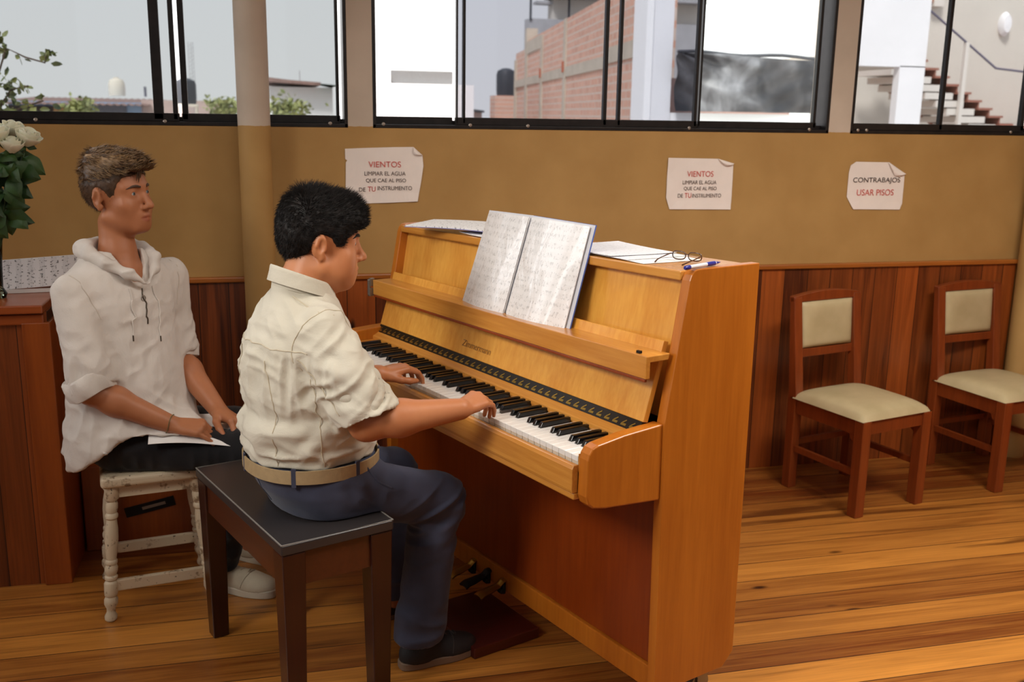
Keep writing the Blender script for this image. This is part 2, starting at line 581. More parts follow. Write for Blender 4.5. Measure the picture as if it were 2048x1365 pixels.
# ------------------------------------------------------------------ the neighbourhood outside
struct('ground', MB().box(-60, 80, 1.0, 160, -6.2, -6.0), plain('dusty_ground', srgb(170, 160, 150), 0.9, noise=0.2))
MO = dict(
    blue=plain('blue_plaster', srgb(146, 170, 200), 0.8, noise=0.06, nscale=3),
    pink=plain('pale_pink_plaster', srgb(196, 172, 164), 0.8, noise=0.06, nscale=3),
    rust=plain('brown_corrugated_roofing', srgb(150, 120, 112), 0.8, noise=0.2, nscale=8),
    louver=plain('grey_shutter', srgb(104, 104, 116), 0.7, noise=0.15),
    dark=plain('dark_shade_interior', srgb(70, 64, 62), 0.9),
    ochre=plain('ochre_panel', srgb(190, 150, 105), 0.8, noise=0.2, nscale=4),
    cream=plain('cream_plastic', srgb(226, 216, 200), 0.6),
    black=plain('black_plastic', srgb(58, 60, 66), 0.5),
    white=plain('white_plaster', srgb(236, 236, 238), 0.85, noise=0.03, nscale=2),
    bright=plain('bright_white_plaster', srgb(247, 247, 247), 0.85),
    beige=plain('beige_plaster', srgb(206, 200, 190), 0.85, noise=0.03, nscale=2),
    grey=plain('grey_cement', srgb(172, 172, 174), 0.9, noise=0.08, nscale=3),
    conc=plain('raw_concrete', srgb(198, 186, 168), 0.9, noise=0.1, nscale=4),
    corr=plain('grey_corrugated_sheet', srgb(140, 140, 140), 0.6, noise=0.06),
    stepw=plain('white_stair_riser', srgb(214, 208, 200), 0.7),
    stept=plain('brown_tiled_tread', srgb(150, 98, 82), 0.6),
    rail=plain('grey_painted_rail', srgb(96, 92, 112), 0.5),
    green=plain('green_awning', srgb(70, 130, 100), 0.7),
)
t = NT('rough_red_brick')
bk = t.node('ShaderNodeTexBrick')
t.con(t.coord((1, 1, 1), (0, 0, 0)), bk.inputs['Vector'])
vv = t.coord()
sp_ = t.node('ShaderNodeSeparateXYZ'); t.con(vv, sp_.inputs[0])
cb_ = t.node('ShaderNodeCombineXYZ'); t.con(sp_.outputs[1], cb_.inputs[0]); t.con(sp_.outputs[2], cb_.inputs[1])
t.con(cb_.outputs[0], bk.inputs['Vector'])
bk.inputs['Color1'].default_value = srgb(226, 172, 146); bk.inputs['Color2'].default_value = srgb(206, 152, 128)
bk.inputs['Mortar'].default_value = srgb(214, 196, 180)
bk.inputs['Scale'].default_value = 1.0; bk.inputs['Mortar Size'].default_value = 0.014
bk.inputs['Brick Width'].default_value = 0.26; bk.inputs['Row Height'].default_value = 0.105
t.set(color=t.mix(t.ramp(t.noise(vv, 6, 4), [(0.35, 0.0), (0.7, 0.55)]), bk.outputs[0], srgb(222, 190, 172)), rough=0.95)
MO['brick'] = t.m


def corrug(mb, x0, x1, y0, z0, y1, z1, n, amp):
    """corrugated sheet: ridges run from (y0,z0) to (y1,z1)"""
    fn = lambda u, v: (x0 + (x1 - x0) * u, y0 + (y1 - y0) * v, z0 + (z1 - z0) * v + amp * math.sin(u * n * 2 * math.pi))
    return mb.slab(fn, n * 6, 1, 0.02)


# low blue house, left
h = thing('house', 'low blue house with brown corrugated roof beyond the left window', 'building', (-4, 25, -6))
b = MB(); b.box(-2.2, 1.02, 0, 5, 0, 7.62); b.build('wall', MO['blue'], h)
MB().box(1.02, 3.2, 0.1, 5, 0, 7.70).build('side_wall', MO['pink'], h)
MB().box(-0.12, 0.66, -0.05, 0.02, 6.6, 7.55).build('shutter', MO['louver'], h)
MB().box(-2.2, -0.56, -0.04, 0.02, 6.6, 7.50).build('opening', MO['dark'], h)  # flat dark panel painted as the shaded inside of the opening
MB().box(-1.12, -0.56, -0.06, 0.0, 7.28, 7.46).build('panel', MO['ochre'], h)
corrug(MB(), -2.6, 1.25, -0.5, 7.57, 5.2, 7.76, 22, 0.018).build('roof', MO['rust'], h)
# cream water tank on its roof
tk = MB().lathe([(0.21, 1.80), (0.215, 2.0), (0.21, 2.12), (0.17, 2.22), (0.07, 2.255), (0.07, 2.28), (0.0, 2.285)], (-3.66, 25.9), 28).build('water_tank', MO['cream'], smooth=True)
tag(tk, 'cream round water tank on the brown roof of the blue house', 'water tank')
a = MB(); a.tube([(-2.97, 26.2, 1.79), (-2.97, 26.2, 2.06)], 0.035, 8)
tag(a.build('chimney_pipe', MO['louver']), 'short grey vent pipe on the roof beside the cream tank', 'pipe')
# black water tank on a stand with mast
tk = thing('water_tank', 'dark water tank on a white metal stand beyond the left window', 'water tank', (-1.38, 18, -6))
MB().lathe([(0.19, 7.57), (0.2, 7.7), (0.2, 7.95), (0.185, 8.02), (0.09, 8.07), (0.0, 8.08)], (0, 0), 28).build('tank', MO['black'], tk, smooth=True)
for sx in (-1, 1):
    for sy in (-1, 1):
        MB().tube([(sx * 0.19, sy * 0.19, 0), (sx * 0.19, sy * 0.19, 7.55)], 0.02, 6).build('leg', MO['cream'], tk)
MB().box(-0.22, 0.22, -0.22, 0.22, 7.52, 7.57).build('platform', MO['cream'], tk)
m_ = thing('antenna_mast', 'thin lattice antenna mast above the dark water tank', 'antenna', (-1.36, 20, -6))
b = MB()
for q in ((-0.05, 0), (0.05, 0), (0, 0.08)): b.tube([(q[0], q[1], 0), (q[0], q[1], 8.9)], 0.006, 5)
for k in range(20):
    z = 7.2 + k * 0.085
    b.tube([(-0.05, 0, z), (0.05, 0, z + 0.05), (0, 0.08, z + 0.085)], 0.004, 4)
b.build('lattice', MO['grey'], m_)
# white building with dark roof edge
h = thing('house', 'white building with a sloping brown roof and green awning beyond the pipe column', 'building', (0.2, 22, -6))
MB().box(0.1, 2.4, 0, 5, 0, 8.04).build('wall', MO['bright'], h)
MB().prism([(-0.1, 8.15), (1.3, 8.08), (1.3, 8.15), (0.6, 8.19), (-0.1, 8.26)], 'y', -0.5, 4).build('roof', MO['rust'], h)
MB().prism([(1.15, 8.13), (2.0, 8.06), (1.95, 7.98), (1.75, 8.0), (1.7, 8.09)], 'y', -0.5, 0.4).build('awning', MO['green'], h)
MB().box(1.62, 1.85, -0.3, 0.02, 7.92, 8.06).build('beam', MO['rust'], h)
a = MB().tube([(1.05, 22.5, 2.1), (1.05, 22.5, 2.45)], 0.012, 6)
tag(a.build('roof_pole', MO['grey']), 'thin upright pole on the roof of the white building', 'pole')
# white house with grey corrugated screen
h = thing('house', 'overexposed white house with a grey corrugated roof screen, seen through the open pane', 'building', (2.0, 15, -6))
MB().box(-0.4, 1.9, 0, 4, 0, 7.98).build('wall', MO['bright'], h)
MB().box(-0.05, 0.36, 0.0, 1.0, 7.98, 8.14).build('parapet', MO['bright'], h)
corr_ = MB(); corr_.slab(lambda u, v: (0.38 + 1.15 * u, 0.15 + 0.012 * math.sin(v * 15 * 2 * math.pi), 7.98 + 0.235 * v), 1, 120, 0.015)
corr_.build('screen', MO['corr'], h)
m_ = thing('lattice_tower', 'pale thin lattice tower above the white house', 'tower', (3.0, 26, -6))
b = MB()
for q in ((-0.22, 0), (0.22, 0), (0, 0.3)): b.tube([(q[0], q[1], 0), (q[0] * 0.6, q[1], 9.0)], 0.02, 5)
for k in range(14):
    z = 7.3 + k * 0.12
    b.tube([(-0.18, 0, z), (0.18, 0, z + 0.1)], 0.012, 4)
b.build('lattice', MO['beige'], m_)
# brick party wall building
bl = thing('brick_building', 'unfinished red brick side wall with concrete columns and beams beyond the middle window', 'building', (4.18, 7, -6), -math.atan2(0.134, 0.991))
MB().box(0, 0.3, 0, 11.0, 0, 9.0).build('wall', MO['brick'], bl)
MB().box(0.02, 0.3, 11.0, 13.2, 0, 8.86).build('low_wall', MO['brick'], bl)
for s, w_, zt in ((2.3, 0.20, 9.0), (5.7, 0.22, 9.0), (8.5, 0.25, 8.95), (10.9, 0.34, 9.25), (13.0, 0.2, 8.7)):
    MB().box(-0.03, 0.2, s - w_ / 2, s + w_ / 2, 0, zt).build('column', MO['conc'], bl)
MB().box(-0.02, 0.2, 0, 2.2, 8.13, 8.33).build('beam', MO['conc'], bl)
MB().box(-0.02, 0.2, 2.4, 13.2, 8.08, 8.24).build('beam', MO['conc'], bl)
MB().box(-0.02, 0.2, 8.7, 10.8, 8.72, 8.97).build('beam', MO['conc'], bl)
for s in (5.75, 8.52): MB().box(-0.045, 0.0, s - 0.09, s + 0.09, 8.16, 8.33).build('brick_plug', plain('red_brick_plug', srgb(190, 110, 80), 0.9), bl)
# house behind the brick wall
h = thing('house', 'grey and beige upper storey rising behind the brick wall', 'building', (7.0, 23, -6))
MB().box(0.05, 5, 0, 0.5, 0, 9.95).build('wall', MO['grey'], h)
MB().box(0.75, 5, 0.2, 0.7, 9.95, 10.85).build('upper_wall', MO['beige'], h)
MB().box(0.6, 5, -0.3, 0.6, 10.48, 10.62).build('ledge', MO['grey'], h)
MB().box(0.3, 0.75, 0.2, 0.6, 10.35, 10.42).build('ledge', MO['grey'], h)
for x in (0.05, 1.1): MB().box(x, x + 0.05, -0.05, 0.0, 9.9, 11.6).build('post', MO['black'], h)
# black tank on a brick pedestal
tk = thing('water_tank', 'black water tank on a brick pedestal at the far end of the brick wall', 'water tank', (6.2, 22, -6))
MB().box(-0.35, 0.4, -0.3, 0.3, 0, 7.93).build('pedestal', MO['brick'], tk)
MB().lathe([(0.24, 7.93), (0.25, 8.1), (0.25, 8.45), (0.22, 8.55), (0.1, 8.61), (0.0, 8.62)], (0, 0), 28).build('tank', MO['black'], tk, smooth=True)
h = thing('shed', 'low pale shed with a slanted dark-edged roof at the left of the brick wall', 'building', (4.3, 21.2, -6))
MB().prism([(-0.6, 7.42), (0.2, 7.58), (1.1, 7.50), (1.1, 0), (-0.6, 0)], 'y', 0, 1.2).build('wall', MO['pink'], h)
MB().prism([(-0.7, 7.42), (0.2, 7.60), (1.12, 7.50), (1.12, 7.55), (0.2, 7.65), (-0.7, 7.46)], 'y', -0.2, 1.3).build('roof', MO['black'], h)
# white terrace with the tarpaulin
h = thing('terrace_building', 'white terrace with a square corner column beyond the middle window', 'building', (3.38, 5, -6))
MB().box(0.0, 0.25, 0, 0.3, 0, 10.5).build('column', MO['white'], h)
MB().box(-0.015, 0.05, -0.02, 0.3, 0, 10.5).build('lit_face', MO['bright'], h)  # brighter slab painted as the lit left face of the column
MB().box(0.25, 1.85, 0.02, 0.3, 0, 7.50).build('parapet', MO['bright'], h)
MB().box(0.25, 1.95, 0.9, 1.0, 7.0, 7.84).build('back_wall', plain('brown_terrace_wall', srgb(160, 132, 124), 0.9), h)


def tarp(u, v):
    sag = 0.012 * math.sin(u * math.pi * 2)
    top = 2.015 - 0.02 * u + sag
    z = 1.515 + (top - 1.515) * v
    fan = 0.05 * math.sin(math.atan2(u - 0.5, 1.15 - v) * 8) * (1.1 - v) + 0.035 * math.sin(math.atan2(u + 0.02, 1.05 - v) * 9) * (1 - u)
    fan += 0.03 * math.sin(u * 9 + v * 5) * math.sin(v * 5 + u * 3) + 0.008 * math.sin(v * 17 + 5 * math.sin(u * 5))
    return (3.65 + 1.52 * u, 4.9 + fan * 1.0, z)


t = NT('crumpled_grey_plastic_sheet')
n_ = t.noise(t.coord((1, 1, 0.7)), 3.0, 5, 0.55, 0.5)
t.set(color=t.ramp(n_, [(0.35, srgb(26, 28, 34)), (0.52, srgb(66, 65, 68)), (0.72, srgb(118, 118, 122))]), rough=0.42)
o = MB().slab(tarp, 120, 60, 0.004).build('tarpaulin', t.m, smooth=True)
tag(o, 'crumpled dark grey plastic tarpaulin stretched over the white terrace', 'tarpaulin')
o = MB().tube([(3.65 + 1.55 * k / 12, 4.93, 2.03 - 0.02 * k / 12 + 0.01 * math.sin(k)) for k in range(13)], 0.016, 8).build('tarp_pole', MO['black'])
tag(o, 'dark pole along the top edge of the grey tarpaulin', 'pole')
# white block with the opening under it
h = thing('white_building', 'white block with an open passage under its beam, beyond the right window', 'building', (5.6, 5.5, -6))
MB().box(0.0, 0.99, 0, 0.12, 7.99, 10.5).build('wall', MO['white'], h)
MB().box(0.70, 0.99, 0.0, 0.10, 0, 8.0).build('column', MO['white'], h)
MB().box(0.0, 0.9, 0.12, 1.4, 7.99, 8.10).build('soffit', MO['beige'], h)
h = thing('house', 'beige stairwell house wall behind the outdoor stairs', 'building', (7.3, 8.6, -6))
MB().box(0, 6.0, 0, 0.3, 0, 12).build('wall', MO['beige'], h)
MB().box(0.8, 1.45, -0.12, 0.0, 9.0, 11).build('door', plain('brown_wooden_door', srgb(165, 118, 98), 0.6), h)
MB().box(1.45, 1.6, -0.14, 0.0, 8.95, 11).build('door_frame', MO['stepw'], h)
lamp_ = MB(); lamp_.lathe([(0.0, -0.02), (0.075, -0.02), (0.085, 0.03), (0.06, 0.09), (0.0, 0.1)], (0, 0), 24,
                          Matrix.Translation((9.95, 8.58, 2.77)) @ Matrix.Rotation(math.pi / 2, 4, 'X') @ Matrix.Diagonal((1, 1.9, 1, 1)))
tag(lamp_.build('wall_lamp', MO['white'], smooth=True), 'white oval bulkhead lamp on the beige stairwell wall', 'wall lamp')
st = thing('staircase', 'outdoor staircase with brown treads and white undersides beyond the right window', 'stairs', (8.0, 7.5, -6))
for k in range(9):
    x = -0.15 + 0.168 * k; z = 8.2 - 0.094 * k
    MB().box(x - 0.02, x + 0.19, -0.02, 0.75, z - 0.028, z).build('tread', MO['stept'], st)
    MB().box(x + 0.15, x + 0.168, 0.0, 0.75, z - 0.115, z - 0.028).build('riser', MO['stept'], st)
    MB().box(x - 0.30, x + 0.10, -0.01, 0.75, z - 0.19, z - 0.11).build('soffit_step', MO['stepw'], st)
MB().prism([(-0.1, 8.0), (1.35, 7.14), (1.35, 7.04), (-0.1, 7.90)], 'y', 0.70, 0.75).build('stringer', MO['stept'], st)
MB().box(1.1, 3.4, -0.2, 0.95, 6.9, 7.42).build('landing', MO['stept'], st)
MB().tube([(-0.3, -0.05, 8.95), (1.0, -0.05, 8.12), (1.9, -0.05, 8.05)], 0.014, 8).build('handrail', MO['rail'], st)
MB().tube([(-0.3, 0.7, 8.55), (0.5, 0.7, 8.12), (0.56, 0.7, 8.06), (0.52, 0.7, 8.0)], 0.012, 8).build('handrail', MO['rail'], st)
MB().box(0.52, 0.57, -0.07, -0.02, 7.4, 8.42).build('post', MO['stepw'], st)


# foliage outside
def leaf_mat(name, a, b):
    t = NT(name)
    oi = t.noise(t.coord(), 7, 2)
    t.set(color=t.ramp(oi, [(0.3, a), (0.7, b)]), rough=0.5)
    return t.m


def leaves(mb, centers, size, r_):
    for c in centers:
        c = Vector(c)
        d = Vector((r_.uniform(-1, 1), r_.uniform(-1, 1), r_.uniform(-1.0, 0.6))).normalized()
        s = d.cross(Vector((r_.uniform(-1, 1), r_.uniform(-1, 1), r_.uniform(-1, 1)))).normalized()
        L = size * r_.uniform(0.7, 1.25); W = L * 0.28
        n = d.cross(s) * (L * 0.06)
        vs = [c, c + d * L * 0.35 + s * W, c + d * L * 0.75 + s * W * 0.7, c + d * L, c + d * L * 0.75 - s * W * 0.7, c + d * L * 0.35 - s * W,
              c + d * L * 0.35 + n, c + d * L * 0.75 + n]
        mb.add(vs, [(0, 1, 6), (0, 6, 5), (1, 2, 7, 6), (6, 7, 4, 5), (2, 3, 7), (7, 3, 4)])


r_ = random.Random(3)
tr = thing('tree', 'leafy tree branch with dark green leaves outside the left window', 'tree', (-1.55, 3.0, -6))
b = MB()
tips = [[(0, 0, 0), (0.02, 0, 7.3), (0.06, 0, 7.75)], [(0.03, 0, 7.55), (0.12, 0, 7.80), (0.22, 0, 7.75), (0.33, -0.02, 7.72), (0.345, -0.02, 7.80)],
        [(0.02, 0, 7.4), (0.12, 0.02, 7.56), (0.22, 0.02, 7.585)], [(0.0, 0, 7.3), (0.16, 0, 7.45), (0.30, 0.0, 7.50)], [(0.06, 0, 7.75), (0.08, 0, 7.88)]]
for q in tips: b.tube(q, 0.006 if q[0][2] > 1 else [0.05, 0.012, 0.008], 6)
b.build('branch', plain('brown_bark', srgb(92, 76, 66), 0.9), tr)
cs = []
for q in tips[1:]:
    for k in range(34):
        i = r_.randrange(len(q) - 1); f_ = r_.random()
        p_ = Vector(q[i]).lerp(Vector(q[i + 1]), f_)
        if p_.x > 0.20 and r_.random() < 0.75 and p_.z > 7.6: continue
        cs.append(p_ + Vector((r_.gauss(0, 0.018), r_.gauss(0, 0.03), r_.gauss(0, 0.02))))
for k in range(120): cs.append((r_.uniform(-0.35, 0.16), r_.uniform(-0.1, 0.1), r_.uniform(7.32, 7.62)))
for k in range(40): cs.append((r_.uniform(0.30, 0.36), r_.uniform(-0.02, 0.02), r_.uniform(7.70, 7.80)) if k < 9 else (r_.uniform(-0.3, 0.07), r_.uniform(-0.1, 0.1), r_.uniform(7.55, 7.90)))
b = MB(); leaves(b, cs, 0.06, r_)
b.build('foliage', leaf_mat('dark_green_leaf', srgb(52, 74, 52), srgb(142, 142, 78)), tr)
for nm, x, y, zc, rr, n, lab in (('tree', -0.55, 15, 1.52, (0.32, 0.3, 0.16), 260, 'small yellow-green tree crown just left of the pipe column outside'),
                                 ('tree', 0.50, 15, 1.50, (0.42, 0.3, 0.2), 320, 'yellow-green tree crown in front of the white building outside'),
                                 ('shrub', -2.45, 12, 1.42, (0.22, 0.2, 0.17), 260, 'grey-green shrub top in front of the blue house')):
    tr = thing(nm, lab, nm, (x, y, -6))
    MB().tube([(0, 0, 0), (0.02, 0, zc + 5.9)], [0.08, 0.02], 8).build('trunk', plain('grey_bark', srgb(96, 84, 74), 0.9), tr)
    cs = []
    while len(cs) < n:
        p_ = Vector((r_.gauss(0, 0.45), r_.gauss(0, 0.45), r_.gauss(0, 0.5)))
        cs.append((p_.x * rr[0], p_.y * rr[1], zc + 6 + p_.z * rr[2]))
    b = MB(); leaves(b, cs, 0.11, r_)
    b.build('foliage', leaf_mat('yellow_green_leaf', srgb(110, 120, 70), srgb(180, 182, 118)), tr)
# ================================================================== upright piano (local frame: x along the keyboard, y towards its back, z up)
PO = (0.4318, -1.1577, 0.0)
PYAW = -1.20744
M['oak'] = wood('lit_honey_oak_veneer', srgb(200, 124, 38), srgb(243, 182, 84), 'z', 1.0, 0.26, 0.5, 0.5, 0.4)  # oak lightened to carry window light and sheen on the upper parts
M['oak_x'] = wood('lit_honey_oak_edge', srgb(172, 100, 30), srgb(228, 164, 76), 'x', 1.0, 0.26, 0.5, 0.5, 0.4)  # same lightened oak for lid, ledge and rails
M['oak_side'] = wood('dim_oak_veneer', srgb(156, 80, 14), srgb(204, 122, 36), 'z', 1.0, 0.33, 0.25, 0.5, 0.35)  # same oak, darker to paint in the weaker light on the sides
M['oak_shaded'] = wood('shaded_oak_lower_panel', srgb(112, 40, 8), srgb(156, 68, 16), 'z', 1.0, 0.33, 0.25, 0.5, 0.35)  # same oak, darkened to paint in the shade below the keybed
M['key_white'] = plain('ivory_white_key', srgb(232, 230, 226), 0.22, spec=0.5)
M['key_front'] = plain('aged_key_front', srgb(206, 196, 178), 0.35)
M['key_black'] = plain('black_key', srgb(16, 15, 16), 0.22)
M['hinge'] = plain('dark_hinge_strip', srgb(40, 30, 18), 0.3, 0.5)
M['gold'] = plain('faded_gold_lettering', srgb(150, 104, 48), 0.4, 0.2)
M['iron'] = plain('black_iron', srgb(22, 20, 20), 0.5, 0.3)

piano = thing('upright_piano', 'honey-coloured oak upright piano with raised fallboard, played by the boy', 'piano', PO, PYAW)
KS = 0.0185


def pb(mb, name, m, parent=piano, **k):
    mb.v = [(x, y, z + (x - 0.655) * KS * max(0.0, min(1.0, (z - 0.76) / 0.3))) for x, y, z in mb.v]
    return mb.build(name, m, parent, **k)


UL, UR = -0.70, 0.655
side = [(0.49, 0.135), (0.49, 1.131), (0.292, 1.131), (0.281, 1.128), (0.272, 1.119), (0.267, 1.106), (0.212, 0.785), (0.222, 0.10), (0.455, 0.10)]
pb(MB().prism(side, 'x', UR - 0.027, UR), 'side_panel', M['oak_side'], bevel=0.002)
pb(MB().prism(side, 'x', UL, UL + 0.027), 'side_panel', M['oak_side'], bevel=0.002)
pb(MB().box(UL + 0.028, UR - 0.028, 0.264, 0.488, 1.104, 1.126), 'lid', M['oak_x'], bevel=0.003)
pb(MB().prism([(0.292, 1.10), (0.312, 1.10), (0.262, 0.785), (0.242, 0.785)], 'x', UL + 0.028, UR - 0.028), 'upper_panel', M['oak'])
pb(MB().box(UL + 0.028, UR - 0.028, 0.47, 0.488, 0.12, 1.10), 'back_panel', M['oak_shaded'])
# fallboard with fold, music ledge
fb = pb(MB().prism([(0.176, 0.786), (0.191, 0.782), (0.243, 0.966), (0.228, 0.970)], 'x', UL + 0.045, 0.622), 'fallboard', M['oak'], bevel=0.002)
led = MB()
led.prism([(0.158, 0.945), (0.158, 0.893), (0.170, 0.893), (0.170, 0.930), (0.224, 0.930), (0.228, 0.945)], 'x', -0.668, 0.664 - 0.02)
pb(led, 'music_ledge', M['oak_x'], bevel=0.002)
pb(MB().box(-0.665, 0.64, 0.1585, 0.166, 0.885, 0.893), 'ledge_moulding', M['oak_shaded'], bevel=0.002)
b = MB()
b.box(-0.684, -0.669, 0.150, 0.166, 0.922, 0.950); b.box(-0.684, -0.669, 0.146, 0.164, 0.886, 0.914)
b.tube([(-0.677, 0.149, 0.89), (-0.677, 0.149, 0.946)], 0.006, 8)
pb(b, 'ledge_clasp', M['steel'], bevel=0.002)
pb(MB().box(0.600, 0.612, 0.166, 0.173, 0.9455, 0.951), 'ledge_stop', M['iron'])
# maker's lettering, old gold, barely readable
ln = Vector((0.052, 0.184)).normalized()
Mx = Matrix(((1, 0, 0, -0.088), (0, ln.x, -ln.y, 0.1795 + 0.052 * 0.17), (0, ln.y, ln.x, 0.7868 + 0.184 * 0.17), (0, 0, 0, 1)))
lt = text_mesh('maker_lettering', 'Zimmermann', 0.027, M['gold'], fb, Mx, 0.0003, shear=0.15)
lt.data.transform(Matrix.Translation((0, -0.0034, (-0.088 - 0.655) * KS * 0.09)))
# brass hinge strip at the foot of the fallboard
h_ = MB().prism([(0.160, 0.762), (0.168, 0.758), (0.184, 0.782), (0.176, 0.786)], 'x', UL + 0.05, 0.62)
hs = pb(h_, 'hinge_strip', M['hinge'])
b = MB()
for k in range(44):
    u0 = UL + 0.058 + k * 0.0293
    b.prism([(0.1605 + 0.003, 0.7668), (0.1605 + 0.0065, 0.7712), (0.1605 + 0.006, 0.7718), (0.1605 + 0.0025, 0.7674)], 'x', u0, u0 + 0.017)
    b.beam((u0 + 0.004, 0.1662, 0.7722), (u0 + 0.014, 0.1712, 0.7790), 0.003, 0.0012, (0, -1, 0.7))
pb(b, 'hinge_knuckles', M['brass'], hs)
# name rail behind the keys
pb(MB().prism([(0.140, 0.742), (0.140, 0.752), (0.147, 0.7555), (0.162, 0.764), (0.170, 0.757), (0.17, 0.72), (0.15, 0.72)], 'x', UL + 0.028, 0.624), 'key_rail', M['oak_x'], bevel=0.002)
# keys
W_ = 0.0235
K0 = -0.611
wk = None
cutL = {0: 0, 1: 1, 2: 1, 3: 0, 4: 1, 5: 1, 6: 1}   # black on the left, index from C
whites = ['A', 'B'] + list('CDEFGAB') * 7 + ['C']
pressed = {36: 0.006, 19: 0.006}


def white_key(i):
    mb = MB()
    x0 = K0 + i * W_ + 0.0006; x1 = x0 + W_ - 0.0012
    n = whites[i]
    l = 0.0065 if (n in 'DEGAB' and i > 0) else 0.0
    r = 0.0065 if (n in 'CDFGA' and i < 51) else 0.0
    dz = -pressed.get(i, 0)
    poly = [(x0, 0.0), (x1, 0.0), (x1, 0.049), (x1 - r, 0.049), (x1 - r, 0.149), (x0 + l, 0.149), (x0 + l, 0.049), (x0, 0.049)]
    mb.prism(poly, 'z', 0.722 + dz, 0.735 + dz)
    return mb, x0, x1, dz


for i in range(52):
    mb, x0, x1, dz = white_key(i)
    k = pb(mb, 'white_key', M['key_white'], bevel=0.0009, seg=1)
    pb(MB().box(x0 + 0.0003, x1 - 0.0003, 0.0015, 0.012, 0.700 + dz, 0.7235 + dz), 'key_front', M['key_front'], k)
for i in range(51):
    if whites[i] in 'CDFGA':
        xc = K0 + (i + 1) * W_
        mb = MB().prism([(0.050, 0.7355), (0.0565, 0.7475), (0.146, 0.7475), (0.146, 0.7355)], 'x', xc - 0.0056, xc + 0.0056)
        pb(mb, 'black_key', M['key_black'], bevel=0.0016)
# key slip, keybed, arms
pb(MB().prism([(-0.014, 0.7165), (0.0, 0.7165), (0.0, 0.652), (-0.016, 0.652), (-0.018, 0.66), (-0.018, 0.708)], 'x', UL + 0.066, 0.614), 'key_slip', M['oak_x'], bevel=0.002)
pb(MB().box(UL + 0.066, 0.614, -0.012, 0.23, 0.636, 0.652), 'keybed', M['oak_x'], bevel=0.003)
pb(MB().box(UL + 0.066, 0.614, 0.013, 0.23, 0.652, 0.700), 'key_frame', M['oak_shaded'])
arm = [(0.214, 0.600), (0.214, 0.783), (0.10, 0.776), (0.025, 0.766), (0.010, 0.760), (0.001, 0.748), (-0.002, 0.735), (-0.004, 0.652), (0.002, 0.634), (0.016, 0.622), (0.05, 0.615)]
for a0, a1 in ((0.616, 0.649), (UL + 0.012, UL + 0.062)):
    ar = pb(MB().prism(arm, 'x', a0, a1), 'arm', M['oak_side'], bevel=0.004, seg=3)
for a0, a1 in ((0.6125, 0.6155), (UL + 0.064, K0 - 0.002)):
    pb(MB().box(a0, a1, 0.0, 0.15, 0.700, 0.741), 'key_block', M['oak_x'])
# lower panel, bottom rail, pedals, casters
pb(MB().box(UL + 0.028, UR - 0.028, 0.246, 0.262, 0.156, 0.636), 'lower_panel', M['oak_shaded'])
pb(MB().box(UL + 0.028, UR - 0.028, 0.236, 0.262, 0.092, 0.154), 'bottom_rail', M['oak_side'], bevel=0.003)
pb(MB().box(UL + 0.028, UR - 0.028, 0.262, 0.47, 0.092, 0.12), 'bottom_board', M['oak_shaded'])
for uc, mt in ((-0.165, 'brass'), (-0.085, 'iron'), (-0.005, 'brass')):
    pd = MB()
    path = [(0.245, 0.122), (0.232, 0.126), (0.215, 0.113), (0.18, 0.106), (0.145, 0.102)]
    fn = lambda u, v, uc=uc: (uc + (u - 0.5) * (0.019 + 0.015 * max(0.0, min(1.0, (v - 0.35) * 2.2))), np.interp(v, [0, .2, .4, .7, 1], [q[0] for q in path]), np.interp(v, [0, .2, .4, .7, 1], [q[1] for q in path]) - 0.004 * (2 * u - 1) ** 2 - 0.006 * max(0, v - 0.88) / 0.12)
    pd.slab(fn, 8, 24, 0.007)
    p_ = pd.build('pedal', M[mt], piano, smooth=True)
    b = MB().box(uc - 0.009, uc + 0.009, 0.226, 0.236, 0.085, 0.130)
    b.tube([(uc - 0.009, 0.224, 0.095), (uc + 0.009, 0.224, 0.095)], 0.009, 10)
    b.build('pedal_bracket', M['iron'], p_, bevel=0.003)
for uu in (UL + 0.07, UR - 0.07):
    for vv in (0.30, 0.44):
        c = MB()
        c.tube([(uu - 0.012, vv, 0.03), (uu + 0.012, vv, 0.03)], 0.03, 20)
        c.box(uu - 0.02, uu + 0.02, vv - 0.02, vv + 0.02, 0.055, 0.095)
        c.box(uu - 0.018, uu - 0.014, vv - 0.015, vv + 0.015, 0.02, 0.06); c.box(uu + 0.014, uu + 0.018, vv - 0.015, vv + 0.015, 0.02, 0.06)
        c.build('caster', M['steel'] if uu > 0 else M['iron'], piano)


def place(o, z=0.0):
    """put a thing built in the piano's frame where the piano stands"""
    o.location = (PO[0], PO[1], z); o.rotation_euler = (0, 0, PYAW)
    return o


def puv(u, v, z=0.0):
    c, s = math.cos(PYAW), math.sin(PYAW)
    return (PO[0] + c * u - s * v, PO[1] + s * u + c * v, z)


# low dark platform by the pedals
o = MB().box(-0.29, 0.0, -0.115, 0.105, 0.0, 0.032).build('foot_platform', wood('dark_red_wood', srgb(52, 12, 8), srgb(86, 26, 16), 'y', 1, 0.35), bevel=0.003)
o.location = puv(0.14, 0.155); o.rotation_euler = (0, 0, PYAW)
tag(o, 'low dark red wooden foot platform on the floor in front of the piano pedals', 'platform')

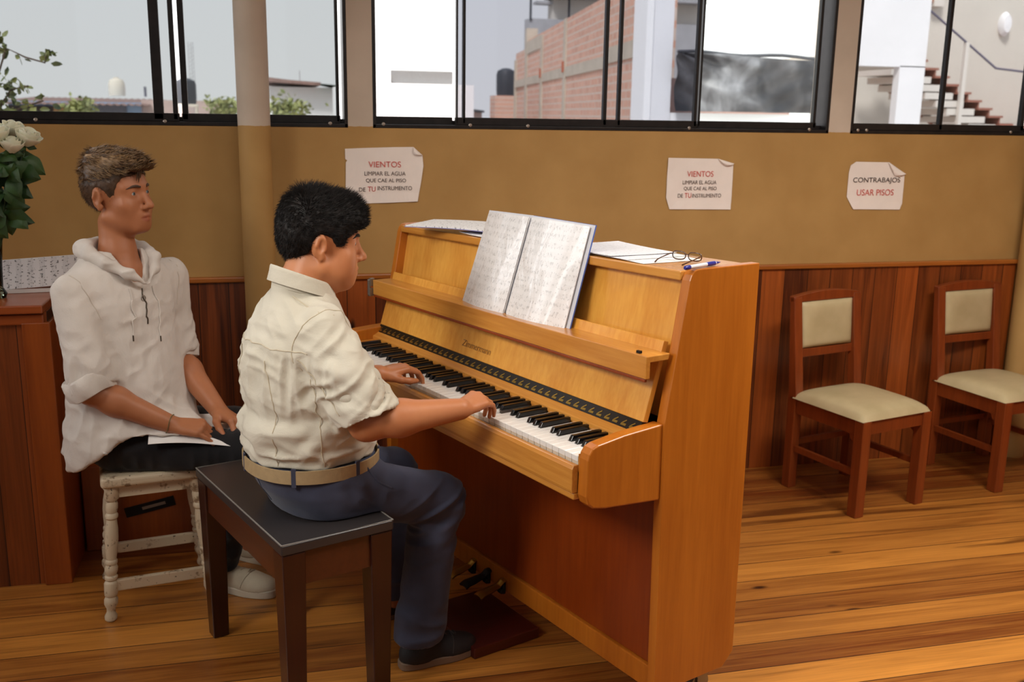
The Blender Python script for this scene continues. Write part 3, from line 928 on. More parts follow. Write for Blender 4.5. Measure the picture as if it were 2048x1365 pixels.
# ------------------------------------------------------------------ things on the piano
def paper_mat(name, base=(236, 234, 232), staff=True, axis='y', pitch=0.024, blot=0.6, gloss=0.5, along='x'):
    """printed music: staves of five lines with rows of notes"""
    t = NT(name)
    tc = t.node('ShaderNodeTexCoord'); sep = t.node('ShaderNodeSeparateXYZ')
    t.con(tc.outputs['Object'], sep.inputs[0])
    A = sep.outputs['XYZ'.index(axis.upper())]; B = sep.outputs['XYZ'.index(along.upper())]
    fr = t.math('FRACT', t.math('DIVIDE', A, pitch))
    inb = t.math('LESS_THAN', t.math('ABSOLUTE', t.math('SUBTRACT', fr, 0.5)), 0.24)
    li = t.math('FRACT', t.math('MULTIPLY', t.math('SUBTRACT', fr, 0.26), 10.4))
    line = t.math('MULTIPLY', t.math('LESS_THAN', li, 0.22), inb)
    cb = t.node('ShaderNodeCombineXYZ')
    t.con(t.math('MULTIPLY', B, 1.0), cb.inputs[0]); t.con(t.math('MULTIPLY', A, 0.55), cb.inputs[1])
    nz = t.noise(cb.outputs[0], 190, 2, 0.5)
    inb2 = t.math('LESS_THAN', t.math('ABSOLUTE', t.math('SUBTRACT', fr, 0.5)), 0.36)
    note = t.math('MULTIPLY', t.math('GREATER_THAN', nz, 0.60), inb2)
    mask = t.math('MAXIMUM', t.math('MULTIPLY', line, 0.45), t.math('MULTIPLY', note, blot))
    col = t.mix(mask, srgb(*base), srgb(52, 50, 52)) if staff else srgb(*base)
    t.set(color=col, rough=gloss)
    return t.m


M['music'] = paper_mat('printed_music_paper')
M['paper'] = plain('white_paper', srgb(236, 234, 232), 0.7)
M['music_fine'] = paper_mat('ruled_music_paper', (238, 238, 242), pitch=0.017, blot=0.25, axis='x', along='y')
M['cover'] = plain('blue_folder_cover', srgb(70, 96, 168), 0.35)
M['cover_in'] = plain('pale_grey_folder_inside', srgb(206, 206, 212), 0.35)
t = NT('glossy_plastic_sleeve')
tc_ = t.node('ShaderNodeTexCoord'); sp_ = t.node('ShaderNodeSeparateXYZ'); t.con(tc_.outputs['Object'], sp_.inputs[0])
fr_ = t.math('FRACT', t.math('DIVIDE', sp_.outputs[2], 0.0235))
inb_ = t.math('LESS_THAN', t.math('ABSOLUTE', t.math('SUBTRACT', fr_, 0.5)), 0.26)
ln_ = t.math('MULTIPLY', t.math('LESS_THAN', t.math('FRACT', t.math('MULTIPLY', fr_, 10.0)), 0.25), inb_)
cb_ = t.node('ShaderNodeCombineXYZ'); t.con(sp_.outputs[0], cb_.inputs[0]); t.con(t.math('MULTIPLY', sp_.outputs[2], 0.6), cb_.inputs[1])
nt_ = t.math('MULTIPLY', t.math('GREATER_THAN', t.noise(cb_.outputs[0], 170, 2), 0.58), t.math('LESS_THAN', t.math('ABSOLUTE', t.math('SUBTRACT', fr_, 0.5)), 0.34))
mk_ = t.math('MAXIMUM', t.math('MULTIPLY', ln_, 0.14), t.math('MULTIPLY', nt_, 0.26))
t.set(color=t.mix(mk_, srgb(240, 238, 238), srgb(70, 66, 66)), rough=0.18, spec=0.8, coat=1.0, coatr=0.05)
t.bump(t.noise(t.coord((1, 1, 0.45)), 16, 3, 0.5, 0.6), 0.35, 0.02)
M['sleeve'] = t.m

# open display folder standing on the music ledge: frame x along ledge, z up the page, leaning back
fold = thing('sheet_music_folder', 'open blue display folder with glossy plastic pages of sheet music on the piano ledge', 'folder', puv(0.06, 0.196, 0.9345), PYAW)
lean = math.radians(-17.5)
FX = Matrix.Rotation(lean, 4, 'X')


def bent(w, h, side, y0, th, sag):
    """one leaf hinged at x=0; side -1 left, +1 right; gentle belly towards the reader"""
    LX = lambda u: Matrix.Rotation(math.radians(-17.5 + side * u * (2.0 if side < 0 else 1.5)), 4, 'X')
    fn = lambda u, v: LX(u) @ Vector((side * w * u, y0 - sag * math.sin(math.pi * min(1, u * 1.0)) * (1 - 0.25 * v) + 0.010 * u - 0.004 * (1 - u) ** 3, h * v))
    return fn


def leaf(mb, w, h, side, y0, th, sag, z0=0.0, u0=0.0):
    f = bent(w, h, side, y0, th, sag)
    g = (lambda u, v: f(u0 + (1 - u0) * u, v) + FX @ Vector((0, 0, z0)))
    if side < 0: g2 = lambda u, v: g(1 - u, v)
    else: g2 = g
    return mb.slab(g2, 20, 12, th)


TILT = 0.016
for sd, ww, nm in ((-1, 0.249, 'left'), (1, 0.256, 'right')):
    leaf(MB(), ww, 0.302, sd, 0.006, -0.0025, 0.002).build('cover', M['cover_in'] if sd < 0 else M['cover'], fold, smooth=True)
    if sd > 0: leaf(MB(), ww - 0.002, 0.300, sd, 0.0035, -0.0005, 0.002, 0.001).build('cover_lining', M['cover_in'], fold, smooth=True)
    leaf(MB(), ww - 0.016, 0.290, sd, 0.000, -0.003, 0.010, 0.003, 0.03).build('page_block', M['paper'], fold, smooth=True)
    leaf(MB(), ww - 0.013, 0.292, sd, -0.0045, -0.0006, 0.013, 0.003, 0.03).build('page', M['sleeve'], fold, smooth=True)
b = MB(); b.prism([(-0.004, 0.002), (0.004, 0.002), (0.004, 0.010), (-0.004, 0.010)], 'z', 0.0, 0.302)
b.v = [tuple(FX @ Vector(p)) for p in b.v]
b.build('spine', M['cover'], fold)
fold.location = puv(0.052, 0.184, 0.909)


def sheet(name, label, cat, corners, z, m, group=None, curl=0.004, seed=0, th=0.0006):
    """a loose sheet lying on the lid; corners in the piano frame (u,v) counter-clockwise"""
    c = [Vector((p[0], p[1], 0)) for p in corners]
    cx = sum((p for p in c), Vector()) / 4
    def fn(u, v):
        p = c[0] * (1 - u) * (1 - v) + c[1] * u * (1 - v) + c[2] * u * v + c[3] * (1 - u) * v
        h = curl * (math.sin(u * 3.1 + seed) * 0.5 + 0.5) * (abs(v - 0.5) * 2) ** 2 + curl * 0.5 * (abs(u - 0.5) * 2) ** 3
        return p - cx + Vector((0, 0, h + th))
    o = MB().slab(fn, 14, 14, th).build(name, m, smooth=True)
    o.location = puv(cx.x, cx.y, z); o.rotation_euler = (0, 0, PYAW)
    return tag(o, label, cat, group)


LZ = lambda u: 1.1262 + (u - 0.655) * KS
sheet('music_sheet', 'printed music sheet at the bottom of the stack behind the folder on the piano', 'sheet music', [(0.27, 0.285), (0.50, 0.268), (0.52, 0.44), (0.29, 0.47)], LZ(0.5) + 0.0004, M['paper'], None, 0.0010, 1)
sheet('music_sheet', 'ruled music sheet lying second from the top of the stack on the piano lid', 'sheet music', [(0.20, 0.275), (0.44, 0.272), (0.455, 0.455), (0.22, 0.47)], LZ(0.46) + 0.0024, M['music_fine'], None, 0.0012, 2)
sheet('music_sheet', 'ruled music sheet on top of the stack between the folder and the eyeglasses', 'sheet music', [(0.14, 0.283), (0.38, 0.269), (0.41, 0.46), (0.16, 0.482)], LZ(0.42) + 0.0048, M['music_fine'], None, 0.0016, 3)
sheet('music_sheet', 'loose white sheet under the booklet at the left end of the piano lid', 'sheet music', [(-0.33, 0.275), (-0.12, 0.262), (-0.10, 0.40), (-0.31, 0.42)], LZ(-0.1) + 0.0004, M['paper'], None, 0.003, 4)
bk_ = thing('music_booklet', 'thin music booklet lying on the left end of the piano lid', 'sheet music', puv(-0.36, 0.30, LZ(-0.25) + 0.006), PYAW + 0.5)
MB().slab(lambda u, v: (-0.16 + 0.32 * u, -0.06 + 0.17 * v, 0.010 + 0.004 * math.sin(u * 3) + 0.004 * v), 10, 6, 0.004).build('pages', M['music'], bk_, smooth=True)
MB().slab(lambda u, v: (-0.162 + 0.324 * u, -0.063 + 0.174 * v, 0.0055 + 0.004 * math.sin(u * 3) + 0.004 * v), 10, 6, 0.0012).build('cover', plain('lilac_blue_cover', srgb(120, 118, 176), 0.4), bk_, smooth=True)

# eyeglasses
eg = thing('eyeglasses', 'thin framed brown eyeglasses lying on the music sheets at the right end of the piano', 'eyeglasses', puv(0.520, 0.385, LZ(0.58) + 0.0016), PYAW + 0.25)
eg.scale = (0.78, 0.78, 0.78)
M['tort'] = plain('brown_horn_frame', srgb(74, 44, 26), 0.25)
for s in (-1, 1):
    pts = []
    for k in range(24):
        a = 2 * math.pi * k / 24
        rx, rz = 0.023, 0.0125
        e = 0.75
        pts.append((s * 0.028 + rx * math.copysign(abs(math.cos(a)) ** e, math.cos(a)), 0.0 + 0.004 * abs(math.cos(a)), 0.0145 + rz * math.copysign(abs(math.sin(a)) ** e, math.sin(a))))
    MB().tube(pts, 0.0018, 8, True).build('rim', M['tort'], eg, smooth=True)
    MB().lathe([(1.0, -0.0004), (1.0, 0.0004)], (0, 0), 24, Matrix.Translation((s * 0.028, 0.002, 0.0145)) @ Matrix.Rotation(math.pi / 2, 4, 'X') @ Matrix.Diagonal((0.0225, 0.012, 1, 1))).build('lens', M['glass_clear'], eg)
    MB().tube([(s * 0.051, 0.003, 0.018), (s * 0.054, -0.008, 0.018), (s * 0.054, -0.055, 0.011), (s * 0.052, -0.080, 0.007), (s * 0.047, -0.100, 0.002)], [0.0018, 0.002, 0.0017, 0.002, 0.0024], 8).build('temple', M['tort'], eg, smooth=True)
MB().tube([(-0.006, 0.001, 0.018), (0, 0.0, 0.020), (0.006, 0.001, 0.018)], 0.0018, 8).build('bridge', M['tort'], eg, smooth=True)
# pen
pen = thing('ballpoint_pen', 'white ballpoint pen with blue cap and grip on the right edge of the piano lid', 'pen', puv(0.642, 0.318, LZ(0.65) + 0.0108), PYAW + math.radians(101))
RXm = Matrix.Rotation(math.pi / 2, 4, 'Y')
MB().lathe([(0.0045, -0.055), (0.0048, 0.0), (0.0045, 0.048)], (0, 0), 14, RXm).build('barrel', plain('white_pen_plastic', srgb(228, 230, 236), 0.25), pen, smooth=True)
M['penblue'] = plain('blue_pen_plastic', srgb(36, 44, 140), 0.3)
MB().lathe([(0.0035, -0.072), (0.0053, -0.068), (0.0053, -0.054), (0.0046, -0.053)], (0, 0), 14, RXm).build('cap', M['penblue'], pen, smooth=True)
MB().lathe([(0.0052, 0.012), (0.0054, 0.03), (0.0050, 0.045)], (0, 0), 14, RXm).build('grip', M['penblue'], pen, smooth=True)
MB().lathe([(0.0045, 0.048), (0.0014, 0.064), (0.0006, 0.070)], (0, 0), 14, RXm).build('tip', M['penblue'], pen, smooth=True)

# ------------------------------------------------------------------ piano bench
M['bench_wood'] = wood('dark_mahogany', srgb(26, 8, 6), srgb(56, 19, 12), 'z', 1, 0.3, 0.3)
M['bench_apron'] = wood('mahogany_apron', srgb(52, 22, 11), srgb(84, 40, 20), 'x', 1, 0.3, 0.3)
t = NT('black_vinyl')
t.set(color=srgb(48, 44, 44), rough=0.32, spec=0.6)
t.bump(t.noise(t.coord(), 350, 2), 0.08, 0.001)
M['vinyl'] = t.m
bench = thing('piano_bench', 'dark wooden piano bench with black padded top that the boy sits on', 'bench', puv(-0.103, -0.381), PYAW)
HX, HY = 0.307, 0.144
for sx in (-1, 1):
    for sy in (-1, 1):
        cx, cy = sx * (HX - 0.032), sy * (HY - 0.032)
        MB().frustum((cx, cy, 0.0), (0.022, 0.022), (cx, cy, 0.47), (0.029, 0.029)).build('leg', M['bench_wood'], bench, bevel=0.003)
for sy in (-1, 1): MB().box(-HX + 0.06, HX - 0.06, sy * (HY - 0.02) - 0.009, sy * (HY - 0.02) + 0.009, 0.385, 0.468).build('apron', M['bench_apron'], bench)
for sx in (-1, 1): MB().box(sx * (HX - 0.02) - 0.009, sx * (HX - 0.02) + 0.009, -HY + 0.06, HY - 0.06, 0.385, 0.468).build('apron', M['bench_apron'], bench)
MB().box(-HX, HX, -HY, HY, 0.470, 0.497).build('cushion', M['vinyl'], bench, bevel=0.005, seg=3)
b = MB(); b.tube([(-HX + 0.002, -HY + 0.002, 0.4965), (HX - 0.002, -HY + 0.002, 0.4965), (HX - 0.002, HY - 0.002, 0.4965), (-HX + 0.002, HY - 0.002, 0.4965)], 0.0022, 8, True)
b.build('highlight_piping', plain('highlight_grey', srgb(120, 116, 110), 0.35), bench)  # grey edge tube paints in the gloss highlight round the cushion

# ------------------------------------------------------------------ worn white stool
t = NT('chipped_white_paint')
v = t.coord()
n1 = t.noise(v, 26, 5, 0.65); n2 = t.noise(v, 90, 3)
col = t.mix(t.ramp(n1, [(0.58, 0.0), (0.66, 0.8)]), srgb(206, 190, 162), srgb(112, 82, 52))
col = t.mix(t.ramp(n2, [(0.66, 0.0), (0.72, 0.9)]), col, srgb(60, 46, 34))
t.set(color=col, rough=0.5); t.bump(n1, 0.2, 0.002)
M['stool'] = t.m
stool = thing('stool', 'worn white-painted wooden stool with turned legs under the young man', 'stool', (-0.352, -0.668, 0), math.radians(9))
SW = 0.145
prof = [(0.011, 0.0), (0.017, 0.006), (0.018, 0.016), (0.012, 0.028), (0.0125, 0.038), (0.019, 0.052), (0.0195, 0.066), (0.015, 0.075), (0.018, 0.079), (0.019, 0.085), (0.020, 0.115), (0.018, 0.119),
        (0.014, 0.123), (0.018, 0.128), (0.018, 0.135), (0.014, 0.139), (0.018, 0.150), (0.0185, 0.160), (0.015, 0.170), (0.017, 0.174), (0.017, 0.182), (0.014, 0.186), (0.017, 0.215), (0.019, 0.245), (0.018, 0.275),
        (0.014, 0.305), (0.018, 0.310), (0.018, 0.318), (0.014, 0.324), (0.017, 0.336), (0.017, 0.350), (0.014, 0.358), (0.020, 0.366), (0.021, 0.402)]
for sx in (-1, 1):
    for sy in (-1, 1):
        splay = Matrix.Translation((sx * SW, sy * SW, 0)) @ Matrix.Shear('XY', 4, (-sx * 0.075, -sy * 0.075))
        MB().lathe(prof, (0, 0), 20, splay).build('leg', M['stool'], stool, smooth=True)
for sx, sy in ((0, -1), (0, 1), (1, 0), (-1, 0)):
    q = SW - 0.009
    if sx == 0: MB().box(-q + 0.012, q - 0.012, sy * q - 0.008, sy * q + 0.008, 0.088, 0.122).build('stretcher', M['stool'], stool, bevel=0.003)
    else: MB().box(sx * q - 0.008, sx * q + 0.008, -q + 0.012, q - 0.012, 0.088, 0.122).build('stretcher', M['stool'], stool, bevel=0.003)
    q = SW - 0.030
    if sx == 0: MB().box(-q, q, sy * q - 0.008, sy * q + 0.008, 0.368, 0.402).build('apron', M['stool'], stool)
    else: MB().box(sx * q - 0.008, sx * q + 0.008, -q, q, 0.368, 0.402).build('apron', M['stool'], stool)
MB().box(-0.145, 0.145, -0.145, 0.145, 0.402, 0.436).build('seat', M['stool'], stool, bevel=0.012, seg=4)

# wooden box behind the stool
bx = thing('wooden_box', 'low varnished wooden box with a black handle slot behind the white stool', 'box', (-0.40, -0.235, 0))
MB().box(-0.215, 0.215, -0.085, 0.085, 0.0, 0.30).build('body', M['cab_wood'], bx, bevel=0.004)
b = MB(); b.beam((-0.085, -0.0865, 0.128), (0.075, -0.0865, 0.162), 0.004, 0.034, (0, 0, 1))
b.build('handle_slot', M['iron'], bx)
b = MB(); b.beam((-0.03, -0.0892, 0.141), (0.045, -0.0892, 0.157), 0.002, 0.010, (0, 0, 1))
b.build('handle', plain('pale_metal', srgb(150, 140, 128), 0.4, 0.5), bx)

# ------------------------------------------------------------------ cabinet at the left
cab = thing('wooden_cabinet', 'pine plank cabinet at the left edge carrying the flower vase', 'cabinet', (-1.20, -0.285, 0))
MB().box(-0.60, 0.57, -0.255, 0.265, 0.0, 0.868).build('body', M['cab'], cab)
MB().box(0.50, 0.578, -0.272, 0.265, 0.0, 0.838).build('stile', M['cab_wood'], cab, bevel=0.003)
MB().box(-0.60, 0.562, -0.270, -0.255, 0.832, 0.862).build('rail', M['cab_top'], cab, bevel=0.004)
MB().box(-0.62, 0.565, -0.288, 0.265, 0.868, 0.893).build('top', M['cab_top'], cab, bevel=0.004)

# music booklet propped on the cabinet
t_ = thing('music_booklet', 'open music booklet propped up on the wooden cabinet behind the young man', 'sheet music', (-0.69, -0.345, 0.8935), math.radians(6))
MB().slab(lambda u, v: (-0.105 + 0.24 * u, 0.004 - 0.006 * math.sin(3 * u) + 0.055 * v, 0.012 + 0.084 * v + 0.012 * u), 12, 6, 0.0015).build('page', paper_mat('music_page_upright', (226, 222, 224), axis='x', along='z', pitch=0.034, blot=0.8), t_, smooth=True)
MB().slab(lambda u, v: (-0.105 + 0.24 * u, 0.062 + 0.09 * (1 - v), 0.001 + 0.094 * v + 0.012 * u * v), 6, 4, 0.002).build('back_page', M['paper'], t_)
MB().box(-0.105, 0.135, -0.002, 0.004, 0.0005, 0.012).build('booklet_edge', M['paper'], t_)

# vase with roses
vase = thing('glass_vase', 'clear glass vase of green water on the wooden cabinet', 'vase', (-0.800, -0.42, 0.8935))
MB().lathe([(0.036, 0.0), (0.040, 0.012), (0.030, 0.03), (0.033, 0.10), (0.044, 0.22), (0.0435, 0.222), (0.031, 0.10), (0.027, 0.034), (0.0, 0.03)], (0, 0), 28).build('glass', glass('green_vase_glass', (0.62, 0.70, 0.60, 1)), vase, smooth=True)
MB().lathe([(0.0265, 0.036), (0.030, 0.10), (0.034, 0.15), (0.0, 0.151)], (0, 0), 24).build('water', plain('murky_green_water', srgb(50, 64, 40), 0.2), vase, smooth=True)
M['petal'] = plain('white_rose_petal', srgb(250, 248, 224), 0.5, noise=0.05, nscale=12)
M['petal'].node_tree.nodes['Principled BSDF'].inputs['Subsurface Weight'].default_value = 0.15 if 'Subsurface Weight' in M['petal'].node_tree.nodes['Principled BSDF'].inputs else 0
M['rose_leaf'] = leaf_mat('dark_rose_leaf', srgb(22, 44, 20), srgb(60, 96, 44))
M['rose_stem'] = plain('rose_stem', srgb(48, 70, 34), 0.5)


def rose_bloom(R, seed):
    r2 = random.Random(seed)
    mb = MB()
    for ring, (n, rr, ht, open_, off) in enumerate(((3, 0.22, 0.95, 0.15, 0.3), (4, 0.42, 1.0, 0.25, 0.1), (5, 0.64, 0.95, 0.45, 0.5), (6, 0.86, 0.82, 0.8, 0.2))):
        for k in range(n):
            a0 = 2 * math.pi * (k + off + r2.uniform(-.12, .12)) / n
            wid = math.pi / n * 1.45
            hh = ht * r2.uniform(0.92, 1.08)
            def fn(u, v, a0=a0, wid=wid, hh=hh, rr=rr, open_=open_):
                a = a0 + (u - 0.5) * 2 * wid * (0.45 + 0.55 * math.sin(math.pi * min(1, v * 0.62 + 0.08)))
                rad = rr * (0.30 + 0.70 * math.sin(v * math.pi * 0.55)) + open_ * 0.30 * max(0, v - 0.55) ** 1.2 + 0.03 * math.sin(u * math.pi)
                z = hh * (v - 0.14 * (2 * u - 1) ** 2 * v) - open_ * 0.20 * max(0, v - 0.7)
                return (R * rad * math.cos(a), R * rad * math.sin(a), R * 1.25 * z)
            mb.slab(fn, 8, 8, R * 0.02)
    return mb


def leaf_blade(mb, p, d, L, r2):
    d = Vector(d).normalized()
    s = d.cross(Vector((r2.uniform(-.4, .4), -1, r2.uniform(-.3, .6)))).normalized()
    n = s.cross(d)
    p = Vector(p)
    def fn(u, v):
        w = 0.36 * L * math.sin(math.pi * min(1, v ** 0.8)) ** 0.9 * (1 + 0.06 * math.sin(v * 40))
        return p + d * (L * v) + s * (w * (u - 0.5) * 2) - n * (0.10 * L * abs(2 * u - 1) - 0.03 * L) - n * (0.35 * L * v * v)
    mb.slab(fn, 4, 8, 0.0006)


roses = [(-0.735, -0.46, 1.355, 0.042, 10), (-0.668, -0.44, 1.350, 0.040, -24), (-0.700, -0.47, 1.330, 0.036, -8), (-0.760, -0.41, 1.365, 0.038, 8), (-0.800, -0.45, 1.360, 0.042, 20), (-0.715, -0.38, 1.375, 0.036, -6),
         (-0.830, -0.40, 1.370, 0.040, 25), (-0.780, -0.49, 1.330, 0.038, 5)]
r2 = random.Random(21)
for i, (x, y, z, R, tilt) in enumerate(roses):
    rs = thing('rose', 'white rose standing in the glass vase on the cabinet', 'rose', (x, y, z), 0, 'white roses in the vase')
    tx = Matrix.Rotation(math.radians(-tilt), 4, 'Y') @ Matrix.Rotation(math.radians(12), 4, 'X')
    mb = rose_bloom(R, i); mb.v = [tuple(tx @ Vector(p)) for p in mb.v]
    mb.build('bloom', M['petal'], rs, smooth=True)
    base = Vector((-0.800 - x + r2.uniform(-.012, .012), -0.42 - y + r2.uniform(-.012, .012), 0.8935 + 0.06 - z))
    mid = Vector((base.x * 0.45, base.y * 0.4, base.z * 0.45))
    MB().tube([(0, 0, 0.004), tuple(mid * 0.5), tuple(mid), tuple(base * 0.75 + Vector((0, 0, 0))), tuple(base)], 0.0028, 8).build('stem', M['rose_stem'], rs, smooth=True)
    mb = MB()
    for k in range(9):
        f_ = r2.uniform(0.06, 0.62)
        p = mid * (f_ / 0.5) if f_ < 0.5 else mid.lerp(base, (f_ - 0.5) * 1.3)
        leaf_blade(mb, p, (r2.uniform(-0.8, 1.0), r2.uniform(-1, 0.3), r2.uniform(-0.9, 0.25)), r2.uniform(0.055, 0.085), r2)
    for k in range(3): leaf_blade(mb, (0, 0, 0), (math.cos(k * 2.1), math.sin(k * 2.1), -0.2), 0.03, r2)
    mb.build('leaves', M['rose_leaf'], rs, smooth=True)

# ------------------------------------------------------------------ notices on the wall
M['notice'] = plain('creased_notice_paper', srgb(238, 228, 221), 0.75, noise=0.04, nscale=9, bump=0.25, bscale=22)
M['ink'] = plain('grey_print', srgb(96, 84, 80), 0.8)
M['ink_dark'] = plain('dark_print', srgb(62, 48, 42), 0.8)
M['ink_red'] = plain('faded_red_print', srgb(206, 92, 84), 0.8)


def notice(label, outline, lines, fold_c):
    cx = sum(p[0] for p in outline) / len(outline); cz = sum(p[1] for p in outline) / len(outline)
    root = thing('paper_notice', label, 'notice', (cx, -0.0015, cz))
    bm = bmesh.new()
    vs = [bm.verts.new((p[0] - cx, 0, p[1] - cz)) for p in outline]
    f = bm.faces.new(vs)
    bmesh.ops.triangulate(bm, faces=bm.faces)
    bmesh.ops.subdivide_edges(bm, edges=bm.edges, cuts=5, use_grid_fill=True)
    for v in bm.verts:
        x, z = v.co.x, v.co.z
        e = max(abs(x) / 0.14, abs(z) / 0.10)
        v.co.y = -0.0008 - 0.0035 * max(0, e - 0.72) ** 2 * 6 * (0.6 + 0.4 * math.sin(x * 60 + z * 50)) - 0.0006 * math.sin(x * 45) * math.sin(z * 60 + 1)
    r = bmesh.ops.extrude_face_region(bm, geom=bm.faces[:])
    for v in [g for g in r['geom'] if isinstance(g, bmesh.types.BMVert)]: v.co.y -= 0.0004
    bmesh.ops.recalc_face_normals(bm, faces=bm.faces)
    me = bpy.data.meshes.new('sheet'); bm.to_mesh(me); bm.free()
    me.materials.append(M['notice'])
    link(bpy.data.objects.new('sheet', me), root)
    # folded corner
    a, b, c = [Vector((p[0] - cx, 0, p[1] - cz)) for p in fold_c]
    fb_ = MB()
    fb_.slab(lambda u, v: (a.lerp(b, u)).lerp(c, v) + Vector((0, -0.004 - 0.010 * math.sin(math.pi * v) * (0.6 + 0.4 * u), 0)), 8, 6, 0.0005)
    fb_.build('folded_corner', M['notice'], root, smooth=True)
    for txt, x, z, wid, hgt, mt in lines:
        o = text_mesh('lettering', txt, 1.0, M[mt], root, Matrix.Identity(4))
        xs = [v.co.x for v in o.data.vertices]; ys = [v.co.y for v in o.data.vertices]
        x0, x1, y0, y1 = min(xs), max(xs), min(ys), max(ys)
        for v in o.data.vertices:
            px = x - cx + ((v.co.x - x0) / (x1 - x0) - 0.5) * wid
            pz = z - cz + ((v.co.y - y0) / (y1 - y0) - 0.5) * hgt
            v.co = (px, -0.0036, pz)
    return root


notice('white VIENTOS notice on the wall directly above the boy, torn right edge',
       [(0.300, 1.331), (0.363, 1.334), (0.481, 1.338), (0.547, 1.339), (0.581, 1.309), (0.584, 1.271), (0.575, 1.211), (0.562, 1.141), (0.479, 1.138), (0.378, 1.135), (0.298, 1.135), (0.302, 1.282), (0.307, 1.290), (0.300, 1.295)],
       [('VIENTOS', 0.442, 1.276, 0.118, 0.021, 'ink_red'), ('LIMPIAR EL AGUA', 0.443, 1.243, 0.150, 0.0145, 'ink'), ('QUE CAE AL PISO', 0.446, 1.217, 0.146, 0.0155, 'ink'),
        ('DE', 0.359, 1.185, 0.024, 0.0145, 'ink'), ('TU', 0.393, 1.187, 0.028, 0.018, 'ink_red'), ('INSTRUMENTO', 0.478, 1.190, 0.126, 0.0145, 'ink')],
       [(0.547, 1.339), (0.581, 1.309), (0.548, 1.313)])
notice('white VIENTOS notice on the wall behind the right end of the piano',
       [(1.547, 1.305), (1.757, 1.302), (1.825, 1.284), (1.822, 1.263), (1.826, 1.140), (1.824, 1.102), (1.562, 1.105), (1.545, 1.151), (1.546, 1.249)],
       [('VIENTOS', 1.685, 1.243, 0.112, 0.022, 'ink_red'), ('LIMPIAR EL AGUA', 1.684, 1.210, 0.144, 0.015, 'ink'), ('QUE CAE AL PISO', 1.688, 1.185, 0.140, 0.016, 'ink'),
        ('DE', 1.605, 1.158, 0.022, 0.015, 'ink'), ('TU', 1.637, 1.159, 0.028, 0.019, 'ink_red'), ('INSTRUMENTO', 1.717, 1.158, 0.124, 0.015, 'ink')],
       [(1.757, 1.302), (1.828, 1.283), (1.79, 1.274)])
notice('small CONTRABAJOS notice with cut corners on the wall above the chairs',
       [(2.373, 1.293), (2.527, 1.291), (2.604, 1.246), (2.604, 1.219), (2.606, 1.120), (2.596, 1.096), (2.377, 1.099), (2.343, 1.150), (2.343, 1.250), (2.349, 1.278)],
       [('CONTRABAJOS', 2.475, 1.216, 0.220, 0.026, 'ink_dark'), ('USAR PISOS', 2.473, 1.168, 0.172, 0.025, 'ink_red')],
       [(2.520, 1.291), (2.610, 1.243), (2.556, 1.236)])

# ------------------------------------------------------------------ chairs by the wall
M['chair_wood'] = wood('reddish_chair_wood', srgb(92, 36, 12), srgb(146, 68, 26), 'z', 1, 0.35, 0.25)
t = NT('cream_leatherette')
t.set(color=t.ramp(t.noise(t.coord(), 9, 4), [(0.3, srgb(178, 162, 124)), (0.7, srgb(196, 180, 142))]), rough=0.38, spec=0.5)
t.bump(t.noise(t.coord(), 300, 2), 0.05, 0.001)
M['cream'] = t.m


